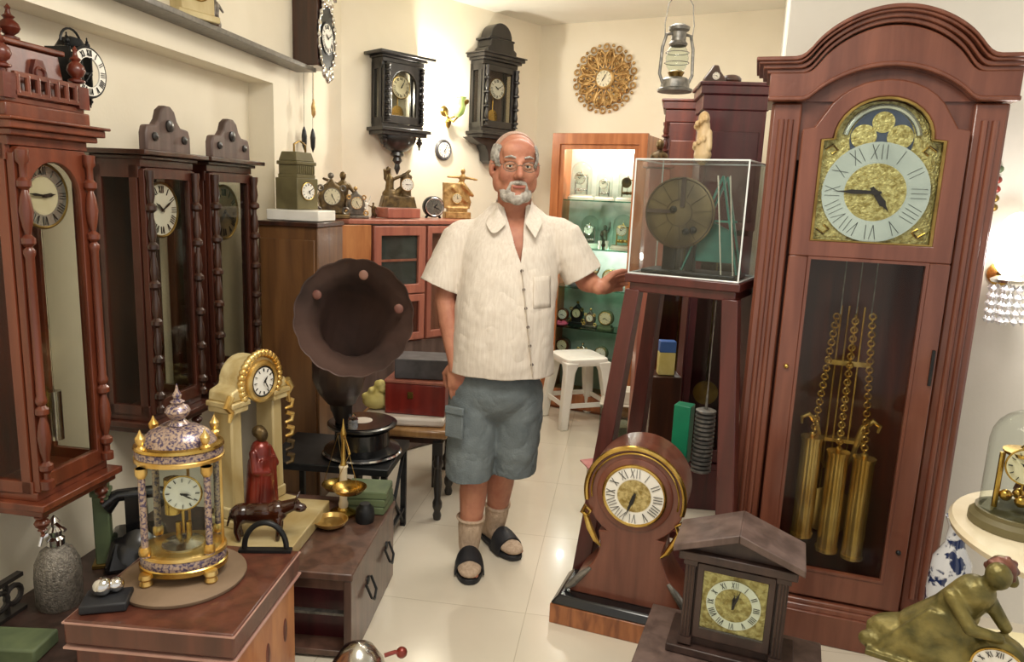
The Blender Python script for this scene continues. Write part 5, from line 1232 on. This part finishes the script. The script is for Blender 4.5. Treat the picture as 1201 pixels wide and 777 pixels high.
# ribbed outside skirt of the horn's lower half is the same shell; painted roses inside
ROSE = noisy('faded_rose', rgb('6b4038'), rgb('94705e'), .6)
for an, k in ((80, .62), (150, .66), (15, .66)):
    aa = R(an); best = None
    pr = mc_+hd*(-.045)+V((math.cos(aa), 0, math.sin(aa)))*RH*.775; MB().sph(pr-hd*.001, (.017, .006, .018), 12).build('painted_flower', ROSE, hn)
MB().tube([(-.05, .09, .12), (-.05, .03, .15), (-.03, -.03, .15)], .01).lathe([(.022, 0), (.022, .012), (.001, .014)], (-.03, -.035, .145), 16, ax=(0, -1, 0)).build('tone_arm', CHROME, t)
# ================================================================= SIDE TABLE WITH TURNED LEGS AND PILE
tz2 = .42
t = thing('turned_leg_table', 'small brown table with dark turned legs left of the man', 'table', V((-.32, 3.03, 0)), R(-5))
MB().box((-.16, .14, tz2-.02), (.44, .34, .04)).build('tabletop', TAN, t, bev=.012)
MB().box((-.16, .14, tz2-.055), (.38, .28, .03)).build('apron', WAL, t)
for x in (.02, -.34):
    for y in (0, .28): MB().lathe([(.016, 0), (.02, .02), (.014, .04), (.022, .06), (.022, .08), (.014, .1), (.02, .17), (.015, .24), (.023, .25), (.023, .27), (.018, .28), (.02, tz2-.07)], (x, y, 0), 12).box((x, y, tz2-.085), (.045, .045, .06)).build('leg', EBO, t)
def ont(px, py, z): q = atz(px, py, z); return V((q.x, q.y, z))
zq = tz2+.001
t = tag(MB().box((0, 0, .02), (.36, .26, .04)).build('folded_cloth', PAPER, bev=.012, loc=(-.46, 3.17, zq)), 'folded pale cloth on the turned-leg table under the red box', 'cloth')
rb = thing('red_box', 'polished red wooden box with grey lid left of the man\'s hand', 'box', (-.405, 3.18, zq+.041), R(-6))
MB().box((0, 0, .07), (.27, .2, .14)).build('box_body', REDB, rb, bev=.005); MB().box((0, 0, .148), (.275, .205, .014)).build('lid', PINKW, rb, bev=.003); MB().box((-.02, -.102, .09), (.025, .005, .03)).build('clasp', BRASS, rb)
pk_ = tag(MB().box((0, 0, .045), (.24, .17, .09)).build('grey_box', SLATE, bev=.004, loc=(-.39, 3.19, zq+.198)), 'grey box standing on the red wooden box', 'box')
o = thing('yellow_cloth_bundle', 'crumpled pale yellow cloth bundle below the gramophone horn rim', 'cloth', (-.60, 3.16, zq+.041))
m = MB().sph((0, 0, .04), (.065, .06, .04), 14)
for i in range(14): m.sph((random.uniform(-.045, .045), random.uniform(-.04, .04), random.uniform(.04, .12)), (random.uniform(.015, .035), random.uniform(.015, .03), random.uniform(.012, .025)), 10)
melt(m.build('cloth', YEL, o), .006, 2)
dt = thing('small_dark_table', 'small dark table half hidden behind the man\'s legs', 'table', (-.19, 3.5, 0), R(-5))
MB().box((0, 0, .4), (.36, .3, .03)).build('tabletop', WAL, dt, bev=.004)
for x in (-.15, .15):
    for y in (-.12, .12): MB().box((x, y, .192), (.03, .03, .384)).build('leg', EBO, dt)

# ================================================================= WHITE STOOL
q = atz(674, 497, 0); sl_ = atz(637, 503, 0); zt_ = .45
t = thing('plastic_stool', 'white plastic stool with rounded square seat behind the man', 'stool', V((q.x+.01, q.y+.06, 0)), R(20))
def rsq(hw, z, n=40, e=.3): return [V((math.copysign(abs(math.cos(a))**e, math.cos(a))*hw, math.copysign(abs(math.sin(a))**e, math.sin(a))*hw, z)) for a in [2*PI*i/n for i in range(n)]]
MB()._rings([rsq(.145, .40), rsq(.152, .425), rsq(.148, .443), rsq(.135, .45), rsq(.05, .447)]).build('seat', WHITEP, t)
for sx_ in (-1, 1):
    for sy_ in (-1, 1):
        m = MB(); m._rings([[V((sx_*r+a*wd, sy_*r+b*wd, z)) for a, b in ((-1, -1), (1, -1), (1, 1), (-1, 1))] for r, z, wd in ((.162, 0, .026), (.148, .15, .028), (.122, .36, .032), (.11, .425, .045))]); m.build('leg', WHITEP, t, bev=.008)
m = MB()
for s in (-1, 1): m.box((0, s*.152, .15), (.28, .008, .03)).box((s*.152, 0, .15), (.008, .28, .03))
m.build('brace', WHITEP, t)

# ================================================================= BACK RIGHT: MAROON AND RED LONGCASES, LANTERN
def tall(name, label, px0, px1, pyt, Y, mat, dark, rz, D=.24, inset=True, hz0=0):
    a = at(px0, pyt, Y); b = at(px1, pyt, Y); ztop = a.z; w = (b-a).length
    t = thing(name, label, 'grandfather clock', V(((a.x+b.x)/2, Y, 0)), rz)
    MB().box((0, D/2, .1), (w, D, .2)).box((0, D/2, .215), (w*1.0, D, .03), top=(.94, .95)).build('plinth', mat, t, bev=.004)
    m = MB().box((0, D-.01, .95), (w*.84, .02, 1.45)).box((-w*.4, D/2, .95), (.024, D-.03, 1.44)).box((w*.4, D/2, .95), (.024, D-.03, 1.44)); m.build('trunk', mat, t, bev=.002)
    out, inn = rect(-w*.4, w*.4, .24, 1.3), rect(-w*.3, w*.3, .3, 1.24)
    d = MB().ring(out, inn, .02, .0).build('trunk_door', mat, t, bev=.003); MB().prism(inn, .012, .009).build('door_glass', GLD, d, smooth=False)
    hz = ztop-1.31
    MB().box((0, D/2, 1.31+hz*.42), (w*.9, D, hz*.8)).build('hood', mat, t, bev=.004)
    MB().box((0, -.004, 1.31+hz*.38), (w*.74, .012, hz*.6)).build('hood_panel', dark, t, bev=.004)
    MB().box((0, D/2, ztop-hz*.13), (w*.96, D*1.02, hz*.1)).box((0, D/2, ztop-hz*.05), (w*1.04, D*1.08, hz*.06)).box((0, D/2, ztop-hz*.01), (w*1.1, D*1.12, .016)).build('cornice', mat, t, bev=.005)
    m = MB().cyl((0, .1, .55), (0, .1, 1.25), .004, n=6).lathe([(.001, -.005), (w*.2, -.003), (w*.2, .003), (.001, .006)], (0, .1, .55), 24, ax=(0, -1, 0)); m.build('pendulum', BRASSD, t)
    return t, w, ztop
t, w, zt2 = tall('maroon_longcase_clock', 'tall dark maroon longcase clock behind the tapered stand', 826, 906, 95, 3.25, MARO, wood('maroon_dark', '38101a', '4a161f', .4), R(-6))
t, w, zt3 = tall('red_longcase_clock', 'reddish longcase clock half hidden behind the hanging lantern and case', 781, 856, 115, 3.95, REDD, RED, R(-12))
MB().lathe(bead_profile(.55, .014, 7), (-w*.45, -.012, 1.3), 12).build('half_column', REDD, t)
t = thing('small_top_clock', 'small dark peaked clock standing on top of the maroon longcase', 'clock', at(838, 95, 3.33)*1.0, 0); t.location = (at(838, 95, 3.36).x, 3.36, zt2+.009)
MB().prism([(-.05, 0), (.05, 0), (.045, .02), (.02, .05), (.01, .075), (-.012, .075), (-.03, .045), (-.048, .02)], -.02, .02).build('case', WAL, t, bev=.006); dial(t, (0, -.021, .028), .016, WHITE, small=True)
tag(MB().sph((0, 0, .022), (.045, .025, .022), 14).box((0, 0, .004), (.1, .05, .008)).build('wooden_ornament', WAL, loc=(at(858, 95, 3.38).x, 3.38, zt2+.009)), 'low dark wooden ornament beside the peaked clock on the maroon longcase', 'ornament')
# bronze bust small on something behind the case
q = at(773, 186, 3.6); t = thing('bust_pedestal', 'slim cream pedestal with a bronze bust behind the acrylic case', 'pedestal', V((q.x, 3.6, 0)))
MB().box((0, 0, .03), (.16, .16, .06)).box((0, 0, q.z/2), (.1, .1, q.z-.1)).box((0, 0, q.z-.03), (.13, .13, .03)).build('shaft', PINKW, t, bev=.004)
t = thing('bronze_bust', 'small bronze bust peeking above the left of the acrylic case', 'bust', V((q.x, 3.6, q.z-.014)))
m = MB().sph((0, 0, .02), (.045, .03, .03), 14).cap((0, 0, .03), (0, 0, .06), .014).sph((0, 0, .078), (.02, .023, .027), 14); melt(m.build('body', BRONZE, t), .003, 2)
# hanging lantern
q = at(791, 108, 2.75); t = thing('hurricane_lantern', 'old metal hurricane lantern hanging from the ceiling by a wire', 'lantern', q, R(10)); lz = 0
MB().lathe([(.062, 0), (.064, .008), (.052, .014), (.05, .04), (.04, .048), (.022, .052)], n=24).build('fuel_tank', STEEL, t)
MB().lathe([(.022, .052), (.026, .06), (.03, .068), (.02, .074)], n=18).build('burner', BRASSD, t)
MB().lathe([(.024, .07), (.036, .09), (.041, .115), (.036, .14), (.026, .158)], n=24).build('glass_globe', GLC, t)
MB().lathe([(.03, .158), (.034, .165), (.026, .175), (.026, .205), (.036, .212), (.038, .222), (.02, .232), (.001, .236)], n=20).build('chimney', STEEL, t)
m = MB()
for s in (-1, 1): m.tube([(s*.048, 0, .03), (s*.062, 0, .06), (s*.058, 0, .15), (s*.046, 0, .195), (s*.02, 0, .2)], .006, 8)
m.torus((0, 0, .1), .043, .0015, n=24, k=5).torus((0, 0, .135), .041, .0015, n=24, k=5); m.build('side_tube', STEEL, t)
bz_ = CH-q.z
MB().tube([(-.05, 0, .17), (-.055, 0, .23), (-.045, 0, .3), (-.015, 0, .34), (0, 0, .345), (.015, 0, .34), (.045, 0, .3), (.055, 0, .23), (.05, 0, .17)], .0018, 6).cyl((0, 0, .345), (0, 0, bz_), .0016, n=6).build('bail_wire', STEEL, t)
MB().lathe([(.02, 0), (.02, -.006), (.001, -.01)], (0, 0, bz_), 12).build('ceiling_hook', STEEL, t)
# clutter between stool and stand
t = thing('glass_tank', 'small clear glass tank on the floor between the stool and the stand', 'tank', atz(722, 508, 0)+V((.03, 0, 0)), R(-10))
m = MB()
for s in (-1, 1): m.box((s*.13, 0, .1), (.004, .2, .2)).box((0, s*.1, .1), (.256, .004, .2))
m.box((0, 0, .003), (.256, .196, .006)).build('glass_walls', GLC, t, smooth=False)
MB().box((0, 0, .203), (.27, .21, .006)).build('lid', PALEBR, t)
tag(MB().box((0, 0, .04), (.2, .15, .08)).build('cardboard_box', PALEBR, bev=.004, loc=atz(722, 508, 0)+V((.04, 0, .2075))), 'pale cardboard box on the glass tank lid', 'box')
tag(MB().box((0, 0, .11), (.12, .12, .22)).build('white_carton', PAPER, bev=.003, loc=atz(699, 606, 0)+V((.02, .09, 0))), 'white carton on the floor behind the balloon clock', 'carton')
t = MB(); t._rings([[V((x, y, z)) for x, y in ((-.09, -.07), (.09, -.06), (.08, .07), (-.08, .06))] for z in (0, .006)]); t = tag(t.build('pink_sheet', PINK, loc=atz(699, 606, 0)+V((.02, .09, .2205))), 'pinkish sheet lying on the white carton', 'sheet'); t.rotation_euler[2] = R(20)
t = thing('blue_yellow_packet', 'blue and yellow packet seen between the stand legs', 'packet', V((at(790, 420, 3.62).x-.01, 3.0, 0)), 0)
q = at(781, 440, 3.1); qq = V((q.x, 3.1, q.z))
t.location = (q.x, 3.12, q.z); MB().box((0, 0, .05), (.07, .05, .1)).build('yellow_part', YEL, t, bev=.003); MB().box((0, 0, .125), (.07, .05, .05)).build('blue_part', BLUE, t, bev=.003)
tag(MB().box((0, 0, q.z/2-.001), (.13, .14, q.z-.004)).build('dark_crate', WAL, bev=.003, loc=(q.x, 3.14, 0)), 'dark crate carrying the blue and yellow packet', 'crate')
q = at(768, 418, 3.3)

# ================================================================= RIGHT: MARBLE TABLE AND CLOCKS
tc = V((1.40, 1.56, 0)); TZ = .70
t = thing('marble_side_table', 'round cream marble topped table at the right edge', 'table', tc)
MB().lathe([(.30, TZ-.03), (.32, TZ-.024), (.325, TZ-.01), (.318, TZ)], n=56).build('marble_top', MARBLE, t, bev=0)
MB().lathe([(.16, 0), (.17, .02), (.1, .05), (.04, .1), (.05, .2), (.03, .35), (.05, .5), (.1, .62), (.22, TZ-.045), (.24, TZ-.03)], n=30).build('pedestal', WAL, t)
q = atz(1192, 622, TZ); t = dome_clock('large glass dome clock with brass pendulum balls on the marble table', V((q.x+.01, q.y+.02, TZ+.001)), R(-30), 1.6, face=CREAMF, body=BRASS, base=KHAKI)
q = atz(1195, 575, TZ)
t = thing('carved_mantel_clock', 'dark carved wooden clock with flared feet behind the dome clock', 'clock', V((1.50, 1.745, TZ+.001)), R(-24))
MB().box((0, 0, .02), (.3, .14, .04)).box((0, 0, .07), (.22, .11, .06), top=(.85, .9)).build('base', WAL, t, bev=.006)
m = MB()
for s in (-1, 1): m.tube([(s*.11, -.03, .1), (s*.16, -.03, .07), (s*.17, -.03, .04), (s*.14, -.03, .02)], [.01, .016, .014, .01], 8)
m.build('scroll_foot', WAL, t)
MB().box((0, 0, .22), (.19, .1, .24)).build('case', REDD, t, bev=.004); MB().box((0, 0, .35), (.24, .13, .025)).box((0, 0, .37), (.28, .15, .015)).build('cornice', WAL, t, bev=.004); MB().box((0, 0, .43), (.16, .09, .1), top=(.7, .7)).build('crest', REDD, t, bev=.008)
dial(t, (0, -.052, .24), .07, CREAMF, hm=(10, 10), bez=BRASS)
# wall lamp with crystals on the right wall
lp = on(1191, 288, WC+GN*.11, -18)-GN*.11; t = thing('crystal_wall_lamp', 'glowing white globe wall lamp with hanging crystals at the right edge', 'wall lamp', lp, R(-18))
MB().lathe([(.04, 0), (.04, .01), (.015, .02), (.012, .1)], (0, 0, -.1), 16, ax=(0, -1, 0)).build('wall_plate', BRASS, t)
MB().sph((0, -.11, 0), (.062, .062, .105), 24).build('globe', GLOBE, t)
MB().lathe([(.05, -.12), (.056, -.11), (.04, -.1), (.02, -.098)], (0, -.11, 0), 20).build('crystal_ring', CHROME, t)
m = MB()
for k in range(16):
    a = 2*PI*k/16; r = .05 if k % 2 else .03
    for j in range(5): m.lathe([(.001, -.012), (.009, 0), (.001, .012)], (r*math.cos(a), -.11+r*math.sin(a), -.14-.026*j), 6)
m.build('crystal_drop', noisy('cut_crystal', rgb('c9ccd2'), rgb('ffffff'), .05, 0, (50, 50, 50), coat=1), t)
# small ornament hanging on the right wall beside the longcase
q = on(1168, 215, WC, -18); t = thing('hanging_ornament', 'small hanging red and green ornament on wall beside the longcase clock', 'ornament', q, R(-18))
MB().cyl((0, -.012, .05), (0, -.012, -.09), .0015, n=5).build('string', IRON, t)
for z, mt in ((.045, GREENB), (.01, REDCL), (-.02, REDCL), (-.05, BRASSD), (-.08, BRASSD)): MB().sph((0, -.014, z), (.014, .01, .013), 10).build('bead', mt, t)
# cream stand in the right foreground with bronze figure clock
q = at(1140, 800, 1.22); bz1 = at(1100, 768, 1.25).z
bx = tag(MB().box((0, 0, bz1/2), (.36, .22, bz1)).build('cream_box_stand', plain('cream_paint', 'd6cba2', 'e4dab4', .5), bev=.006, loc=(.985, 1.24, 0)), 'cream painted box at the bottom right under the bronze figure', 'box'); bx.rotation_euler[2] = R(-12)
t = thing('bronze_figure_clock', 'green-bronze seated figure beside a white dial, bottom right corner', 'clock', at(1118, 768, 1.2).xy.to_3d()+V((0, .03, bz1+.001)), R(-32)); t.scale = (.95, .95, .88)
S = t
m = MB().sph((-.02, .0, .03), (.12, .065, .05), 18).cap((-.03, 0, .05), (.01, 0, .12), .06, .042, 16).cap((0, 0, .11), (.035, -.005, .175), .04, .036, 16).cap((.035, -.005, .18), (.055, -.012, .205), .02, .017).sph((.066, -.018, .228), (.023, .025, .029), 14).cap((.07, .005, .24), (.09, .01, .21), .022, .012).cap((.0, -.03, .165), (.035, -.06, .12), .016, .013).cap((.035, -.06, .12), (.08, -.05, .115), .013, .01).cap((.055, .01, .165), (.09, -.01, .12), .016, .012).cap((-.06, -.02, .03), (-.13, -.03, .015), .035, .018)
for i in range(9): m.cap((-.11+.022*i, -.05, .008), (-.03+.008*i, -.035, .12), .012, .008, 8)
m.lathe([(.05, -.025), (.053, .02), (.045, .026), (.04, .026)], (.085, -.03, .055), 26, ax=(0, -1, 0)); m.box((.085, -.03, .01), (.1, .06, .02)); m.box((-.0, -.0, .006), (.26, .14, .012))
melt(m.build('body', BRONZG, t), .0035, 2)
m = MB().sph((.07, -.002, .238), (.026, .024, .024), 14)
for i in range(10): a = 2*PI*i/10; m.sph((.07+.022*math.cos(a), .002+.01*math.sin(a*2), .236+.02*math.sin(a)), .008, 8)
melt(m.build('hair', noisy('red_brown_bronze', rgb('4a2a20'), rgb('7a4a38'), .45, .3, (20, 20, 20)), t), .003, 1)
dial(t, (.085, -.057, .055), .04, WHITE, hm=(8, 20), bez=BRASS)
# porcelain behind
q = at(1112, 655, 1.95); t = thing('porcelain_vase', 'blue and white porcelain vase between the longcase clock and marble table', 'vase', V((1.30, 1.95, 0)))
MB().lathe([(.04, 0), (.045, .01), (.04, .05), (.05, .2), (.056, .35), (.05, .45), (.025, .5), (.022, .55), (.034, .58), (.031, .58), (.018, .55)], n=30).build('body', PORC, t)
q = at(1118, 690, 1.6); t = tag(MB().lathe([(.03, 0), (.05, .02), (.07, .06), (.066, .06), (.04, .02), (.001, .012)], n=28).build('porcelain_bowl', PORC, loc=(1.02, 1.47, bz1*0+.0)), 'blue and white porcelain bowl behind the bronze figure', 'bowl')
t.location = (1.09, 1.62, 0); t.scale = (1, 1, 1)
# objects on the high left shelf
p = L_(WF-.05, 0); sh_z = 1.9935
def onsh(px, py=14): q = on(px, py, Ln*-(WF-.055), 81.6); return V((q.x, q.y, sh_z))
mantel_clock('pale yellow clock cut by the top edge on the high stone shelf', onsh(226), R(60), 1.1, ONYX, CREAMF, 'arch')
figurine('dark grey figurine on the high stone shelf at the top edge', onsh(252), R(60), .6, PEWT, 'reach')
# small iron skeleton clock on the wall above the nearest clock
q = on(106, 85, Ln*-(RD-.16), 81.6)
t = thing('iron_lantern_clock', 'small openwork iron wall clock with white ring dial beside the nearest clock top', 'wall clock', L_(RD-.003, q.dot(Ld), q.z), R(62))
t.rotation_euler = (0, 0, RZL); t.scale = (.8, 1, .8)
MB().cyl((0, 0, .0), (0, -.14, 0), .007, n=8).box((0, -.006, 0), (.06, .012, .1)).build('bracket', IRON, t)
f = MB().ring([(.082*math.cos(2*PI*i/36), .082*math.sin(2*PI*i/36)) for i in range(36)], [(.052*math.cos(2*PI*i/36), .052*math.sin(2*PI*i/36)) for i in range(36)], -.15, -.155).build('chapter_ring', WHITE, t)
numerals((0, -.157, 0), .067, .022).build('numerals', DARKF, f, smooth=False)
m = MB().torus((0, -.15, 0), .086, .005, ax=(0, 1, 0), n=36)
for s in (-1, 1): m.box((s*.05, -.09, 0), (.006, .08, .16)).lathe(finial_profile(.05, .009), (s*.05, -.12, .08), 8).lathe(finial_profile(.04, .009, True), (s*.05, -.12, -.08), 8)
m.tube([V((.0+.05*math.cos(a), -.1, .1+.05*math.sin(a))) for a in [PI*i/10 for i in range(11)]], .004, 6).lathe([(.045, 0), (.03, .03), (.001, .04)], (0, -.1, .085), 14).box((0, -.13, 0), (.008, .006, .1)).box((0, -.13, 0), (.1, .006, .008)); m.build('iron_frame', IRON, t)
m = MB(); m.bar((0, -.16, 0), (-.03, -.16, -.035), .005).bar((0, -.162, 0), (0, -.162, .05), .004); m.build('hands', IRON, f)

for o in list(COL.objects):
    l = o.get('label', '')
    if o.parent is None and ('cabinet shelf' in l or 'lit cabinet' in l) and 'clock' in l: o['group'] = 'clocks on the shelves of the glass cabinet'
    if o.parent is None and ('left wall' in l) and o.get('category') == 'wall clock': o['group'] = 'long case wall clocks on the left wall'
    if o.parent is None and l.startswith('black wall clock'): o['group'] = 'black wall clocks on the back wall'
# ================================================================= LIGHT
def area(name, loc, size, power, col=(1, .93, .82), rot=(0, 0, 0), sy=None):
    l = bpy.data.lights.new(name, 'AREA'); l.energy = power; l.color = col; l.size = size
    if sy: l.shape = 'RECTANGLE'; l.size_y = sy
    o = bpy.data.objects.new(name, l); COL.objects.link(o); o.location = loc; o.rotation_euler = rot; return o
def point(name, loc, power, col=(1, .9, .75), r=.05):
    l = bpy.data.lights.new(name, 'POINT'); l.energy = power; l.color = col; l.shadow_soft_size = r
    o = bpy.data.objects.new(name, l); COL.objects.link(o); o.location = loc; return o
WC_ = (1, .95, .87)
area('ceiling_lamp', (.1, 1.1, CH-.03), .9, 36, WC_)
area('ceiling_lamp', (.35, 3.6, CH-.03), .7, 16, WC_)
point('ceiling_fill', (-.1, 1.6, 2.33), 15, WC_, .22)  # added fill points without a fixture, to brighten the ceiling
point('ceiling_fill', (.45, 3.5, 2.33), 11, WC_, .22)  # second added fill for the ceiling, further back
p = onA(514, 112, .17); point('wall_lamp_light', p, 21, (1, .93, .8), r=.03)
p = lp+GN*.24; point('globe_lamp_light', p, 8, (1, .94, .88), .06)
for x in (-.12, .1):
    q = CAB_P+Bn*.15+V((x, 0, CT-.06)); point('cabinet_light', q, 6, (1, .96, .9), .02)
    q = CAB_P+Bn*.26+V((x, 0, SH[1]-.03)); point('cabinet_light', q, 3, (1, .96, .9), .02)
w = bpy.data.worlds.new('world'); SC.world = w; w.use_nodes = True
w.node_tree.nodes['Background'].inputs[0].default_value = (1, .95, .88, 1); w.node_tree.nodes['Background'].inputs[1].default_value = .9
SC.view_settings.view_transform = 'Standard'; SC.view_settings.look = 'None'; SC.view_settings.exposure = -.08; SC.view_settings.gamma = 1
SC.view_settings.use_curve_mapping = False
